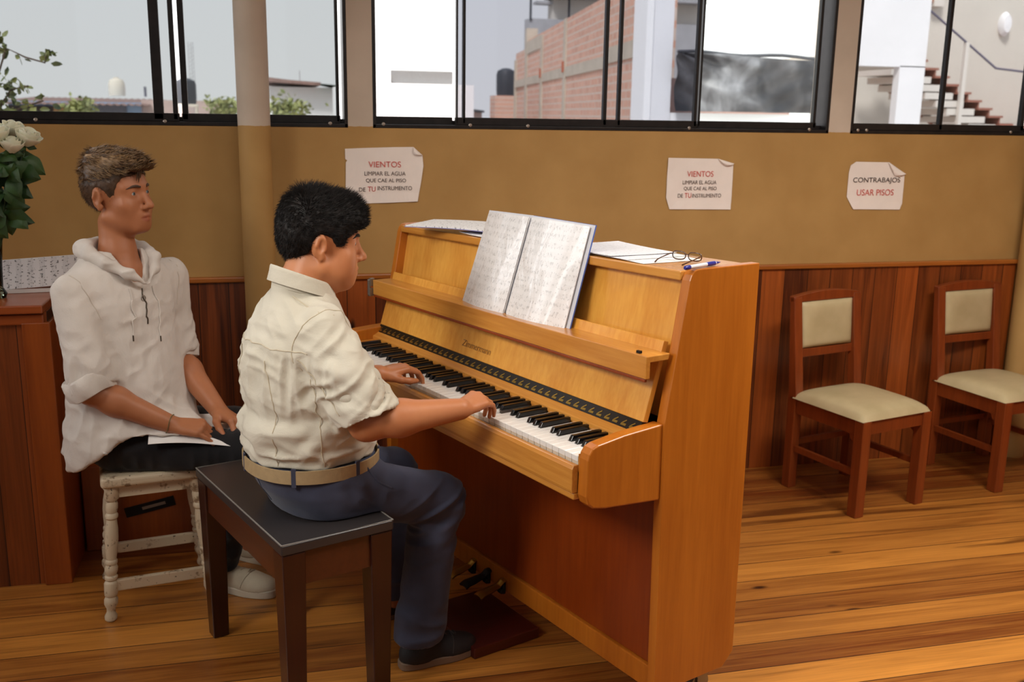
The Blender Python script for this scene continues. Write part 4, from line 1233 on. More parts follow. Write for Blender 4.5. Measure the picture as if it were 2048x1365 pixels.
def make_chair(label):
    t = thing('wooden_chair', label, 'chair', group=None)
    W, D = 0.160, 0.178
    for s in (-1, 1):
        MB().box(s * W - 0.022, s * W + 0.022, -D - 0.022, -D + 0.022, 0.0, 0.375).build('leg', M['chair_wood'], t, bevel=0.003)
        fn = [(D - 0.022, 0.0), (D + 0.020, 0.0), (D + 0.020, 0.40), (D + 0.050, 0.775), (D + 0.024, 0.775), (D - 0.022, 0.40)]
        MB().prism(fn, 'x', s * W - 0.020, s * W + 0.020).build('leg', M['chair_wood'], t, bevel=0.003)
        MB().box(s * W - 0.012, s * W + 0.012, -D + 0.02, D - 0.02, 0.315, 0.372).build('seat_rail', M['chair_wood'], t)
        MB().box(s * W - 0.008, s * W + 0.008, -D + 0.02, D - 0.02, 0.155, 0.178).build('stretcher', M['chair_wood'], t)
        br = MB().prism([(-D + 0.022, 0.316), (-D + 0.022, 0.27), (-D + 0.03, 0.285), (-D + 0.045, 0.295), (-D + 0.055, 0.316)], 'x', s * W - 0.010, s * W + 0.010)
        br.build('bracket', M['chair_wood'], t)
    MB().box(-W + 0.02, W - 0.02, -D - 0.012, -D + 0.012, 0.322, 0.372).build('seat_rail', M['chair_wood'], t)
    MB().box(-W + 0.02, W - 0.02, D - 0.012, D + 0.012, 0.315, 0.372).build('seat_rail', M['chair_wood'], t)
    MB().box(-W + 0.02, W - 0.02, D - 0.008, D + 0.008, 0.175, 0.198).build('stretcher', M['chair_wood'], t)
    # seat cushion
    def top(u, v):
        x, y = (u - 0.5) * 2, (v - 0.5) * 2
        e = max(0.0, 1 - abs(x) ** 5) ** 0.5 * max(0.0, 1 - abs(y) ** 5) ** 0.5
        taper = 1.0
        return (x * (W + 0.024) * taper, y * (D + 0.012) - 0.008, 0.376 + 0.042 * e + 0.006 * (1 - x * x) * (1 - y * y))
    mb = MB().grid(top, 28, 28)
    n0 = len(mb.v)
    W2 = 29
    rim = [i for i in range(W2)] + [j * W2 + 28 for j in range(1, 29)] + [28 * W2 + i for i in range(27, -1, -1)] + [j * W2 for j in range(27, 0, -1)]
    mb.f.append(tuple(rim[::-1]))
    mb.build('cushion', M['cream'], t, smooth=True)
    # back: arched rail, lower rail, padded panel
    yb = lambda z: D + 0.012 + (z - 0.40) * 0.075
    arch = [(-W - 0.02, 0.755)] + [(-W - 0.02 + (2 * W + 0.04) * k / 12, 0.778 + 0.018 * math.sin(math.pi * k / 12)) for k in range(13)] + [(W + 0.02, 0.755)]
    arch = [(x, z) for x, z in arch]
    MB().prism(arch, 'y', yb(0.77) - 0.014, yb(0.77) + 0.014).build('top_rail', M['chair_wood'], t, bevel=0.003)
    MB().box(-W + 0.018, W - 0.018, yb(0.55) - 0.011, yb(0.55) + 0.011, 0.532, 0.566).build('back_rail', M['chair_wood'], t, bevel=0.002)
    def pad(u, v):
        x, z = (u - 0.5) * 2, (v - 0.5) * 2
        e = max(0.0, 1 - abs(x) ** 6) ** 0.5 * max(0.0, 1 - abs(z) ** 6) ** 0.5
        zz = 0.662 + z * 0.094
        return (x * (W - 0.019), yb(zz) - 0.006 - 0.020 * e, zz)
    mb = MB().grid(pad, 20, 20)
    mb.grid(lambda u, v: (lambda p: (p[0], yb(p[2]) + 0.008, p[2]))(pad(1 - u, v)), 20, 20)
    W2 = 21; N = W2 * W2
    for k in range(20):
        mb.f.append((k, k + 1, N + (19 - k), N + (20 - k)))
        mb.f.append((20 * W2 + k + 1, 20 * W2 + k, N + 20 * W2 + 20 - k, N + 20 * W2 + 19 - k))
        mb.f.append((k * W2, (k + 1) * W2, N + (k + 1) * W2 + 20, N + k * W2 + 20))
        mb.f.append((k * W2 + 20, N + k * W2, N + (k + 1) * W2, (k + 1) * W2 + 20))
    mb.build('back_pad', M['cream'], t, smooth=True)
    return t


ch = make_chair('wooden chair with cream padded seat and back standing nearer the piano')
ch.location = (2.241, -0.371, 0); ch.rotation_euler = (0, 0, math.radians(14)); ch['group'] = 'wooden chairs along the wall'
dup(ch, (2.972, -0.262, 0), math.radians(9), 'wooden chair with cream padded seat and back beside the right pipe column', 'wooden chairs along the wall')
# ================================================================== smooth-surface modelling for people (signed distance fields, polygonised)
class SDF:
    def __init__(self, lo, hi, h):
        self.lo = np.array(lo, np.float64); self.h = h
        self.n = np.ceil((np.array(hi) - self.lo) / h).astype(int) + 1
        self.ax = [(self.lo[i] + h * np.arange(self.n[i])).astype(np.float32) for i in range(3)]
        self.D = np.full(tuple(self.n), 0.2, np.float32)
        self.R = np.eye(3); self.o = np.zeros(3); self.s = 1.0

    def frame(self, o=(0, 0, 0), R=None, s=1.0):
        """local frame of the shapes that follow: origin, 3x3 matrix of local axes in columns, scale"""
        self.o = np.array(o, float); self.R = np.eye(3) if R is None else np.array(R, float); self.s = s

    def W(self, p): return self.o + self.s * (self.R @ np.array(p, float))

    def _apply(self, fn, c, rad, op, k):
        """fn(x,y,z) local -> distance (local units); c, rad: local bounding sphere"""
        cw = self.W(c); rw = rad * self.s + k + 2 * self.h
        i0 = np.maximum(0, np.floor((cw - rw - self.lo) / self.h).astype(int))
        i1 = np.minimum(self.n, np.ceil((cw + rw - self.lo) / self.h).astype(int) + 1)
        if np.any(i1 <= i0): return
        sl = tuple(slice(a, b) for a, b in zip(i0, i1))
        X = self.ax[0][sl[0]][:, None, None] - np.float32(self.o[0]); Y = self.ax[1][sl[1]][None, :, None] - np.float32(self.o[1]); Z = self.ax[2][sl[2]][None, None, :] - np.float32(self.o[2])
        R = (self.R / self.s).astype(np.float32)
        x = X * R[0, 0] + Y * R[1, 0] + Z * R[2, 0]
        y = X * R[0, 1] + Y * R[1, 1] + Z * R[2, 1]
        z = X * R[0, 2] + Y * R[1, 2] + Z * R[2, 2]
        b = (fn(x, y, z) * self.s).astype(np.float32)
        a = self.D[sl]
        if op == 'u':
            if k > 0:
                hh = np.maximum(k - np.abs(a - b), 0) / k
                r = np.minimum(a, b) - hh * hh * (k / 4)
            else: r = np.minimum(a, b)
        elif op == 's':
            if k > 0:
                hh = np.maximum(k - np.abs(a + b), 0) / k
                r = np.maximum(a, -b) + hh * hh * (k / 4)
            else: r = np.maximum(a, -b)
        else:
            r = np.maximum(a, b)
        self.D[sl] = r

    def cap(self, a, b, ra, rb=None, k=0.0, op='u', flat=None):
        """round cone; flat=(axis vector, factor) squashes the section along that local axis"""
        rb = ra if rb is None else rb
        a = np.array(a, float); b = np.array(b, float)
        d = b - a; L2 = float(d @ d) + 1e-12
        f = None
        if flat is not None:
            ax = np.array(flat[0], float); ax /= np.linalg.norm(ax); f = (ax, flat[1])
        def fn(x, y, z):
            px, py, pz = x - a[0], y - a[1], z - a[2]
            t = np.clip((px * d[0] + py * d[1] + pz * d[2]) / L2, 0, 1)
            qx, qy, qz = px - t * d[0], py - t * d[1], pz - t * d[2]
            if f is not None:
                w = qx * f[0][0] + qy * f[0][1] + qz * f[0][2]
                m = w * (1 / f[1] - 1)
                qx, qy, qz = qx + m * f[0][0], qy + m * f[0][1], qz + m * f[0][2]
                return (np.sqrt(qx * qx + qy * qy + qz * qz) - (ra + (rb - ra) * t)) * min(1.0, f[1])
            return np.sqrt(qx * qx + qy * qy + qz * qz) - (ra + (rb - ra) * t)
        self._apply(fn, (a + b) / 2, np.sqrt(L2) / 2 + max(ra, rb) * (max(1, f[1]) if f else 1), op, k)

    def chain(self, pts, rs, k=0.0, flat=None, op='u'):
        for i in range(len(pts) - 1): self.cap(pts[i], pts[i + 1], rs[i], rs[i + 1], k if i == 0 else max(k * 0.5, 0.004) if k > 0 else 0.0, op, flat)

    def ell(self, c, r, rot=None, k=0.0, op='u'):
        c = np.array(c, float); r = np.array(r, float)
        Q = np.eye(3) if rot is None else np.array(rot, float)
        def fn(x, y, z):
            px, py, pz = x - c[0], y - c[1], z - c[2]
            u = (px * Q[0, 0] + py * Q[1, 0] + pz * Q[2, 0]) / r[0]
            v = (px * Q[0, 1] + py * Q[1, 1] + pz * Q[2, 1]) / r[1]
            w = (px * Q[0, 2] + py * Q[1, 2] + pz * Q[2, 2]) / r[2]
            k0 = np.sqrt(u * u + v * v + w * w)
            k1 = np.sqrt((u / r[0]) ** 2 + (v / r[1]) ** 2 + (w / r[2]) ** 2) + 1e-6
            return k0 * (k0 - 1) / k1
        self._apply(fn, c, float(r.max()), op, k)

    def loft(self, sec, k=0.0, op='u', n=2.2, ycap=0.01):
        """sec rows: z, cx, cy, rx, ry  (stacked ellipses along local z)"""
        S = np.array(sec, float)
        zz = np.linspace(S[0, 0], S[-1, 0], 80)
        T = [np.interp(zz, S[:, 0], S[:, i]) for i in range(1, 5)]
        ker = np.array([1, 2, 3, 2, 1.0]); ker /= ker.sum()
        T = [np.convolve(np.pad(q, 2, mode='edge'), ker, 'valid') for q in T]
        def fn(x, y, z):
            cx, cy, rx, ry = [np.interp(z, zz, q).astype(np.float32) for q in T]
            u = np.abs(x - cx) / rx; v = np.abs(y - cy) / ry
            k0 = (u ** n + v ** n) ** (1 / n) + 1e-6
            k1 = np.sqrt((u / rx) ** 2 + (v / ry) ** 2) / np.maximum(np.sqrt(u * u + v * v), 1e-6)
            d = (k0 - 1) / np.maximum(k1, 1e-6)
            e = np.maximum(S[0, 0] - z, z - S[-1, 0])
            q = np.minimum(np.maximum(d, e), 0) + np.sqrt(np.maximum(d, 0) ** 2 + np.maximum(e, 0) ** 2)
            return q
        zc = (S[0, 0] + S[-1, 0]) / 2
        c = (S[:, 1].mean(), S[:, 2].mean(), zc)
        rad = np.sqrt(((S[-1, 0] - S[0, 0]) / 2) ** 2 + (np.abs(S[:, 1] - c[0]) + S[:, 3]).max() ** 2 + (np.abs(S[:, 2] - c[1]) + S[:, 4]).max() ** 2)
        self._apply(fn, c, rad, op, k)

    def half(self, p, nrm, op='i'):
        """keep the side the normal points away from (local plane), whole grid"""
        nw = self.R @ np.array(nrm, float); nw /= np.linalg.norm(nw); pw_ = self.W(p)
        d = ((self.ax[0][:, None, None] - pw_[0]) * nw[0] + (self.ax[1][None, :, None] - pw_[1]) * nw[1] + (self.ax[2][None, None, :] - pw_[2]) * nw[2]).astype(np.float32)
        self.D = np.maximum(self.D, d)

    def func(self, fn, op, k=0.0):
        """arbitrary local field over the whole grid"""
        self._apply(fn, (0, 0, 0), 1e3, op, k)

    def mesh(self):
        """surface nets"""
        D = self.D
        S = D < 0
        nx, ny, nz = D.shape
        cnt = np.zeros((nx - 1, ny - 1, nz - 1), np.uint8)
        for i in (0, 1):
            for j in (0, 1):
                for k in (0, 1): cnt += S[i:nx - 1 + i, j:ny - 1 + j, k:nz - 1 + k]
        act = np.argwhere((cnt > 0) & (cnt < 8))
        idx = np.full((nx - 1, ny - 1, nz - 1), -1, np.int32)
        idx[act[:, 0], act[:, 1], act[:, 2]] = np.arange(len(act))
        acc = np.zeros((len(act), 3)); num = np.zeros(len(act))
        corners = [(i, j, k) for i in (0, 1) for j in (0, 1) for k in (0, 1)]
        val = {c: D[act[:, 0] + c[0], act[:, 1] + c[1], act[:, 2] + c[2]].astype(np.float64) for c in corners}
        for c in corners:
            for ax in range(3):
                if c[ax] == 0:
                    c2 = list(c); c2[ax] = 1; c2 = tuple(c2)
                    a, b = val[c], val[c2]
                    m = (a < 0) != (b < 0)
                    t = np.where(m, a / np.where(m, a - b, 1), 0)
                    p = np.zeros((len(act), 3)); p[:] = c; p[:, ax] = t
                    acc[m] += p[m]; num[m] += 1
        V = self.lo + self.h * (act + acc / num[:, None])
        F = []
        for ax in range(3):
            o1, o2 = [(1, 2), (2, 0), (0, 1)][ax]
            sh = [slice(None)] * 3; sh2 = [slice(None)] * 3
            sh[ax] = slice(0, D.shape[ax] - 1); sh2[ax] = slice(1, D.shape[ax])
            A = S[tuple(sh)]; B = S[tuple(sh2)]
            e = np.argwhere(A != B)
            ok = (e[:, o1] > 0) & (e[:, o2] > 0) & (e[:, o1] < D.shape[o1] - 1) & (e[:, o2] < D.shape[o2] - 1)
            e = e[ok]
            flip = A[e[:, 0], e[:, 1], e[:, 2]]
            def ci(d1, d2):
                q = e.copy(); q[:, o1] += d1; q[:, o2] += d2
                return idx[q[:, 0], q[:, 1], q[:, 2]]
            q = np.stack([ci(-1, -1), ci(0, -1), ci(0, 0), ci(-1, 0)], 1)
            q[~flip] = q[~flip][:, ::-1]
            F.append(q)
        F = np.concatenate(F)
        F = F[(F >= 0).all(1)]
        return V, F


def normals(V, F):
    a = V[F[:, 2]] - V[F[:, 0]]; b = V[F[:, 3]] - V[F[:, 1]]
    n = np.cross(a, b)
    N = np.zeros_like(V)
    for i in range(4): np.add.at(N, F[:, i], n)
    return N / (np.linalg.norm(N, axis=1, keepdims=True) + 1e-12)


def relax(V, F, it=1, lam=0.5):
    """light smoothing that keeps the form"""
    for _ in range(it):
        acc = np.zeros_like(V); num = np.zeros(len(V))
        for i in range(4):
            np.add.at(acc, F[:, i], V[F[:, (i + 1) % 4]]); np.add.at(num, F[:, i], 1)
        V = V + lam * (acc / np.maximum(num, 1)[:, None] - V)
    return V


_rs = np.random.RandomState(5)
_lat = _rs.rand(32, 32, 32).astype(np.float32)


def vnoise(P, f=(1, 1, 1), seed=0):
    """smooth value noise -1..1 at points P (N,3)"""
    q = P * np.array(f) + seed * np.array([3.17, 7.31, 5.77])
    i = np.floor(q).astype(int); t = q - i
    t = t * t * (3 - 2 * t)
    r = 0
    for a in (0, 1):
        for b in (0, 1):
            for c in (0, 1):
                w = (t[:, 0] if a else 1 - t[:, 0]) * (t[:, 1] if b else 1 - t[:, 1]) * (t[:, 2] if c else 1 - t[:, 2])
                r = r + w * _lat[(i[:, 0] + a) % 32, (i[:, 1] + b) % 32, (i[:, 2] + c) % 32]
    return r * 2 - 1


def ridge(P, f, seed=0):
    """sharp-crested folds, 0..1"""
    return 1 - np.abs(vnoise(P, f, seed)) * 1.6


def np_obj(name, V, F, m, parent=None, origin=(0, 0, 0), tint=None):
    me = bpy.data.meshes.new(name)
    V = np.asarray(V) - np.array(origin)
    me.vertices.add(len(V)); me.vertices.foreach_set('co', V.astype(np.float32).ravel())
    F = np.asarray(F); k = F.shape[1]
    me.loops.add(len(F) * k); me.loops.foreach_set('vertex_index', F.astype(np.int32).ravel())
    me.polygons.add(len(F)); me.polygons.foreach_set('loop_start', np.arange(0, len(F) * k, k, dtype=np.int32))
    me.update(calc_edges=True)
    me.validate()
    me.shade_smooth()
    if tint is not None:
        at = me.attributes.new('tint', 'FLOAT', 'POINT')
        at.data.foreach_set('value', tint.astype(np.float32))
    me.materials.append(m)
    o = bpy.data.objects.new(name, me)
    return link(o, parent)


def bvh(V, F): return BVHTree.FromPolygons([tuple(p) for p in V], [tuple(int(i) for i in f) for f in F])


def seam(bv, pts, off=0.0005):
    """snap a polyline onto a surface"""
    out = []
    for p in pts:
        loc, nrm, _, _ = bv.find_nearest(Vector(p))
        out.append(loc + nrm * off)
    return out


def lerp_pts(pts, n):
    pts = [np.array(p, float) for p in pts]
    L = np.cumsum([0] + [np.linalg.norm(b - a) for a, b in zip(pts, pts[1:])])
    return [np.array([np.interp(t, L, [p[i] for p in pts]) for i in range(3)]) for t in np.linspace(0, L[-1], n)]


def unit(v):
    v = np.array(v, float); return v / np.linalg.norm(v)


def frame_from(f, up):
    """columns right, forward, up from a forward and an up hint"""
    f = unit(f); r = unit(np.cross(f, up)); u = np.cross(r, f)
    return np.stack([r, f, u], 1)


def rotm(axis, deg):
    return np.array(Matrix.Rotation(math.radians(deg), 3, Vector(axis)))


def head_sdf(S, chub=0.0, nose=1.0, jaw=1.0):
    """head in the current frame: x right, y forward, z up, origin between the ear canals, about 0.235 high"""
    S.ell((0, -0.014, 0.038), (0.074, 0.094, 0.087), k=0.0)
    S.ell((0, 0.022, 0.028), (0.064, 0.068, 0.076), k=0.03)
    S.ell((0, 0.034, -0.030), (0.056, 0.056, 0.072), k=0.03)
    S.ell((0, 0.034, -0.066), (0.048 + chub * 0.6, 0.050, 0.040), k=0.025)
    S.ell((0, 0.068, -0.090), (0.022 + chub * 0.3, 0.018 * jaw, 0.017), k=0.025)
    for s in (-1, 1):
        S.cap((s * 0.058, 0.0, -0.055), (s * 0.026, 0.062, -0.090), 0.016 + chub * 0.6, 0.014 + chub * 0.4, k=0.025)
        S.ell((s * 0.044, 0.056, -0.024), (0.022, 0.024, 0.020), k=0.02)
        S.ell((s * 0.037, 0.046, -0.046), (0.019, 0.030, 0.032), k=0.025)
        if chub > 0: S.ell((s * 0.044, 0.046, -0.056), (0.022 + chub * .5, 0.028, 0.030), k=0.025)
        S.cap((s * 0.010, 0.085, 0.026), (s * 0.046, 0.068, 0.027), 0.010, 0.008, k=0.015)
    # eye sockets, lids
    for s in (-1, 1):
        S.ell((s * 0.032, 0.098, 0.010), (0.018, 0.015, 0.012), k=0.014, op='s')
        S.ell((s * 0.031, 0.0735, 0.0095), (0.0155, 0.0145, 0.0138), k=0.008)
        S.ell((s * 0.0315, 0.092, 0.0085), (0.0128, 0.0112, 0.0044), k=0.003, op='s')
        S.cap((s * 0.019, 0.083, 0.0155), (s * 0.044, 0.078, 0.0145), 0.0026, 0.0022, k=0.003)
    # nose
    S.chain([(0, 0.082, 0.018), (0, 0.093, 0.0), (0, 0.1045 * 1.0 + 0.004 * nose, -0.024)], [0.0085, 0.0085, 0.0105], k=0.012)
    S.ell((0, 0.1085 + 0.004 * nose, -0.031), (0.0105, 0.0105, 0.0095), k=0.008)
    for s in (-1, 1):
        S.ell((s * 0.0115, 0.099, -0.0345), (0.0075, 0.0095, 0.0075), k=0.006)
        S.ell((s * 0.006, 0.103, -0.0425), (0.0035, 0.005, 0.004), k=0.003, op='s')
    # mouth
    S.ell((0, 0.077, -0.062), (0.026, 0.016, 0.020), k=0.018)
    S.chain([(-0.021, 0.084, -0.0645), (-0.007, 0.0945, -0.0595), (0, 0.0945, -0.0605), (0.007, 0.0945, -0.0595), (0.021, 0.084, -0.0645)], [0.0028, 0.0042, 0.004, 0.0042, 0.0028], k=0.006)
    S.chain([(-0.019, 0.083, -0.0665), (0, 0.0925, -0.0715), (0.019, 0.083, -0.0665)], [0.0028, 0.0052, 0.0028], k=0.006)
    S.chain([(-0.021, 0.091, -0.0655), (0, 0.1015, -0.0655), (0.021, 0.091, -0.0655)], [0.0012, 0.0022, 0.0012], k=0.0025, op='s')
    # ears
    for s in (-1, 1):
        q = rotm((0, 0, 1), s * -22) @ rotm((1, 0, 0), -12)
        S.ell((s * 0.0775, -0.012, 0.004), (0.0085, 0.0195, 0.031), q, k=0.006)
        S.ell((s * 0.087, -0.008, 0.005), (0.008, 0.0115, 0.019), q, k=0.004, op='s')
        S.cap((s * 0.0765, -0.002, -0.022), (s * 0.0775, -0.006, -0.028), 0.0075, 0.007, k=0.006)
        S.cap((s * 0.077, 0.003, -0.004), (s * 0.078, 0.003, 0.002), 0.0045, 0.004, k=0.004)
        S.chain([(s * 0.0795, -0.018, -0.010), (s * 0.0825, -0.020, 0.006), (s * 0.081, -0.013, 0.018)], [0.003, 0.0034, 0.0026], k=0.004)


LIPS = [(-0.019, 0.087, -0.0645), (-0.007, 0.0955, -0.0615), (0.007, 0.0955, -0.0615), (0.019, 0.087, -0.0645), (0.010, 0.092, -0.0705), (0, 0.096, -0.0720), (-0.010, 0.092, -0.0705)]


def lip_tint(V, o, R, s):
    P = ((V - np.array(o)) @ np.array(R)) / s
    d = np.full(len(P), 9.0)
    for i in range(len(LIPS)):
        a = np.array(LIPS[i]); b = np.array(LIPS[(i + 1) % len(LIPS)])
        t = np.clip(((P - a) @ (b - a)) / ((b - a) @ (b - a)), 0, 1)
        d = np.minimum(d, np.linalg.norm(P - a - t[:, None] * (b - a), axis=1))
    return np.clip(1.25 - d / 0.0062, 0, 1) * (P[:, 1] > 0.06)


def hand_sdf(S, wrist, f, up, left, s, curls, thumb, spread=1.0):
    """one hand: palm, four fingers (each three bones, bent by curls), thumb. f: finger direction, up: back of the hand"""
    S.frame()
    f = unit(f); n = unit(np.array(up, float) - f * (np.array(up, float) @ f)); t = np.cross(n, f) * (-1 if left else 1)
    w = np.array(wrist, float)
    P = lambda a, b, c: w + s * (f * a + t * b + n * c)
    base = [(0.084, 0.027, 0.0), (0.088, 0.009, 0.003), (0.083, -0.009, 0.001), (0.074, -0.026, -0.003)]
    carp = [(0.012, 0.016, 0.0), (0.010, 0.006, 0.002), (0.010, -0.005, 0.002), (0.012, -0.015, 0.0)]
    lens = [(0.041, 0.025, 0.021), (0.045, 0.028, 0.022), (0.041, 0.026, 0.021), (0.032, 0.020, 0.019)]
    rad = [0.0088, 0.0088, 0.0084, 0.0075]
    for i in range(4):
        S.cap(P(*carp[i]), P(*base[i]), 0.0125 * s, 0.0108 * s, k=0.010 * s)
    S.ell(P(0.045, 0.0, -0.005), np.array((0.030, 0.044, 0.0125)) * s, np.stack([t, f, n], 1), k=0.012 * s)
    S.ell(P(0.034, 0.020, -0.012), np.array((0.015, 0.024, 0.012)) * s, np.stack([t, f, n], 1), k=0.010 * s)
    for i in range(4):
        p = np.array(P(*base[i])); a = 0.0
        side = (1.5 - i) * 0.055 * spread
        r = rad[i] * s
        for j in range(3):
            a += math.radians(curls[i][j])
            d = unit((f + t * side) * math.cos(a) - n * math.sin(a))
            q = p + d * lens[i][j] * s
            r2_ = r * (0.92 if j < 2 else 0.80)
            S.cap(p, q, r * (1.05 if j == 0 else 1.0), r2_, k=(0.007 * s if j == 0 else 0.0015))
            p = q; r = r2_
    p = np.array(P(0.022, 0.020, -0.008)); r = 0.0135 * s
    for (da, db, dc), L, r2_ in zip(thumb, (0.036, 0.030, 0.024), (0.0108, 0.0098, 0.0078)):
        d = unit(f * da + t * db + n * dc)
        q = p + d * L * s
        S.cap(p, q, r, r2_ * s, k=0.006 * s)
        p = q; r = r2_ * s
    return p, d, n


def poly2(pts):
    """signed distance to a 2D polygon (negative inside) as a function of two arrays"""
    pts = np.array(pts, float)
    def fn(a, b):
        d = np.full(np.broadcast(a, b).shape, 1e9, np.float32); sgn = np.ones_like(d)
        for i in range(len(pts)):
            p, q = pts[i], pts[i - 1]
            ex, ey = q - p
            wx, wy = a - p[0], b - p[1]
            tt = np.clip((wx * ex + wy * ey) / (ex * ex + ey * ey), 0, 1)
            d = np.minimum(d, (wx - ex * tt) ** 2 + (wy - ey * tt) ** 2)
            c1 = b >= p[1]; c2 = b < q[1]; c3 = ex * wy > ey * wx
            flip = (c1 & c2 & c3) | (~c1 & ~c2 & ~c3)
            sgn = np.where(flip, -sgn, sgn)
        return sgn * np.sqrt(d)
    return fn


def strands(V, F, n, length, width, comb, mixn, seed, sel=None, jit=0.35, droop=0.0):
    """short tapered hair locks grown from a surface, as one mesh (V,F)"""
    rs = np.random.RandomState(seed)
    N = normals(V, F)
    a = V[F[:, 2]] - V[F[:, 0]]; b = V[F[:, 3]] - V[F[:, 1]]
    area = np.linalg.norm(np.cross(a, b), axis=1)
    C = V[F].mean(1)
    if sel is not None: area = area * sel(C)
    pick = rs.choice(len(F), n, p=area / area.sum())
    wts = rs.dirichlet((1, 1, 1, 1), n)
    P = (V[F[pick]] * wts[:, :, None]).sum(1); NN = (N[F[pick]] * wts[:, :, None]).sum(1)
    cm = comb(P) if callable(comb) else np.tile(np.array(comb, float), (n, 1))
    d = NN * mixn + cm * (1 - mixn) + rs.randn(n, 3) * jit * 0.5
    d /= np.linalg.norm(d, axis=1, keepdims=True)
    L = (length(P) if callable(length) else length) * (0.6 + 0.6 * rs.rand(n))
    s = np.cross(d, NN + 1e-3); s /= np.linalg.norm(s, axis=1, keepdims=True) + 1e-9
    u = np.cross(s, d)
    vs = []
    K = 4
    for j in range(K):
        t = j / (K - 1)
        c = P - NN * 0.002 + d * (L * t)[:, None] + (cm * 0.5 - NN * droop) * (L * t * t)[:, None] * 0.5
        w = width * (1 - 0.85 * t)
        for ang in (0, 2.094, 4.189):
            vs.append(c + (s * math.cos(ang) + u * math.sin(ang)) * w)
    VV = np.stack(vs, 1).reshape(-1, 3)
    fs = []
    for j in range(K - 1):
        for q in range(3):
            fs.append((j * 3 + q, j * 3 + (q + 1) % 3, (j + 1) * 3 + (q + 1) % 3, (j + 1) * 3 + q))
    fs = np.array(fs)
    FF = (np.arange(n)[:, None, None] * (K * 3) + fs[None]).reshape(-1, 4)
    return VV, FF


def skin_mat(name, c1, c2, lip):
    t = NT(name)
    n = t.noise(t.coord(), 14, 4)
    at = t.node('ShaderNodeAttribute'); at.attribute_name = 'tint'
    col = t.ramp(n, [(0.3, c1), (0.7, c2)])
    col = t.mix(at.outputs['Fac'], col, lip)
    t.set(color=col, rough=0.46, sss=0.12, spec=0.4)
    t.b.inputs['Subsurface Radius'].default_value = (0.012, 0.005, 0.003)
    t.b.inputs['Subsurface Scale'].default_value = 0.6
    t.bump(t.noise(t.coord(), 260, 3), 0.06, 0.001)
    return t.m


def cloth_mat(name, c1, c2, weave=700, bump=0.12, rough=0.8, fold=0.0, fscale=(14, 14, 14), trans=0.0):
    t = NT(name)
    n = t.noise(t.coord(), 7, 3)
    t.set(color=t.ramp(n, [(0.3, c1), (0.7, c2)]), rough=rough, sheen=0.15, spec=0.2)
    h = t.noise(t.coord(), weave, 2)
    if fold > 0:
        f = t.noise(t.coord(fscale), 1.0, 4, 0.55, 0.8)
        h = t.math('ADD', t.math('MULTIPLY', h, 0.10), t.math('MULTIPLY', f, fold))
        t.bump(h, 0.8, 0.006)
    else:
        t.bump(h, bump, 0.001)
    return t.m


def eyes(root, o, R, s, org, iris, look=(0, 1, 0)):
    """eyeballs with irises, set behind the lids"""
    for sd in (-1, 1):
        c = np.array(o) + s * (np.array(R) @ np.array((sd * 0.0315, 0.0745, 0.0092))) - np.array(org)
        mb = MB(); r = 0.0122 * s
        mb.lathe([(r * math.sin(math.pi * k / 14), -r * math.cos(math.pi * k / 14)) for k in range(15)], (0, 0), 20, Matrix.Translation(tuple(c)))
        e = mb.build('eye', M['sclera'], root, smooth=True)
        lk = unit(np.array(R) @ unit(look))
        q = Vector(lk).to_track_quat('Z', 'Y').to_matrix().to_4x4()
        for nm, ri, off, mt in (('iris', 0.0058 * s, 0.0004, iris), ('pupil', 0.0027 * s, 0.0007, M['pupil'])):
            zc = math.sqrt(r * r - ri * ri) + off
            MB().lathe([(ri, zc), (ri * 0.6, zc + (r - zc + off) * 0.7), (0.0001, r + off)], (0, 0), 20, Matrix.Translation(tuple(c)) @ q).build(nm, mt, e, smooth=True)


M['sclera'] = plain('eye_white', srgb(214, 206, 200), 0.25)
M['pupil'] = plain('eye_pupil', srgb(10, 8, 8), 0.15)


def brow(root, bv, o, R, s, org, m, w=0.0034):
    for sd in (-1, 1):
        pts = [(sd * 0.014, 0.098, 0.0265), (sd * 0.026, 0.096, 0.0300), (sd * 0.038, 0.088, 0.0300), (sd * 0.050, 0.072, 0.0245)]
        P = [np.array(o) + s * (np.array(R) @ np.array(p)) for p in lerp_pts(pts, 14)]
        Q = seam(bv, P, 0.0002)
        rr = [w * s * (0.8 + 0.5 * math.sin(math.pi * min(1, k / 9))) * (1 if k < 9 else 1 - (k - 9) / 6) for k in range(14)]
        MB().tube([tuple(np.array(q) - np.array(org)) for q in Q], rr, 6).build('eyebrow', m, root, smooth=True)
# ================================================================== the boy at the piano (piano frame: x = his right, y = towards the piano)
def smooth01(x, a, b):
    t = np.clip((x - a) / (b - a), 0, 1); return t * t * (3 - 2 * t)


M['skin_boy'] = skin_mat('warm_tan_skin', srgb(178, 112, 72), srgb(192, 126, 84), srgb(176, 98, 76))
M['skin_man'] = skin_mat('fair_tanned_skin', srgb(164, 104, 70), srgb(178, 116, 80), srgb(152, 78, 60))
M['shirt_boy'] = cloth_mat('cream_cotton', srgb(196, 189, 172), srgb(212, 206, 190), 600, 0.12, 0.8, 0.75, (12, 12, 18))
M['seam_boy'] = plain('cream_seam', srgb(196, 184, 160), 0.85)
M['navy'] = cloth_mat('navy_twill', srgb(52, 55, 72), srgb(72, 76, 97), 900, 0.1, 0.72, 0.5, (12, 12, 16))
M['linen'] = cloth_mat('white_linen', srgb(204, 196, 188), srgb(220, 213, 206), 500, 0.15, 0.85, 0.8, (16, 16, 12))
M['linen_seam'] = plain('white_linen_seam', srgb(200, 190, 178), 0.85)
M['black_cloth'] = cloth_mat('black_cotton', srgb(20, 19, 22), srgb(30, 29, 32), 900, 0.1, 0.8, 0.5, (12, 12, 14))
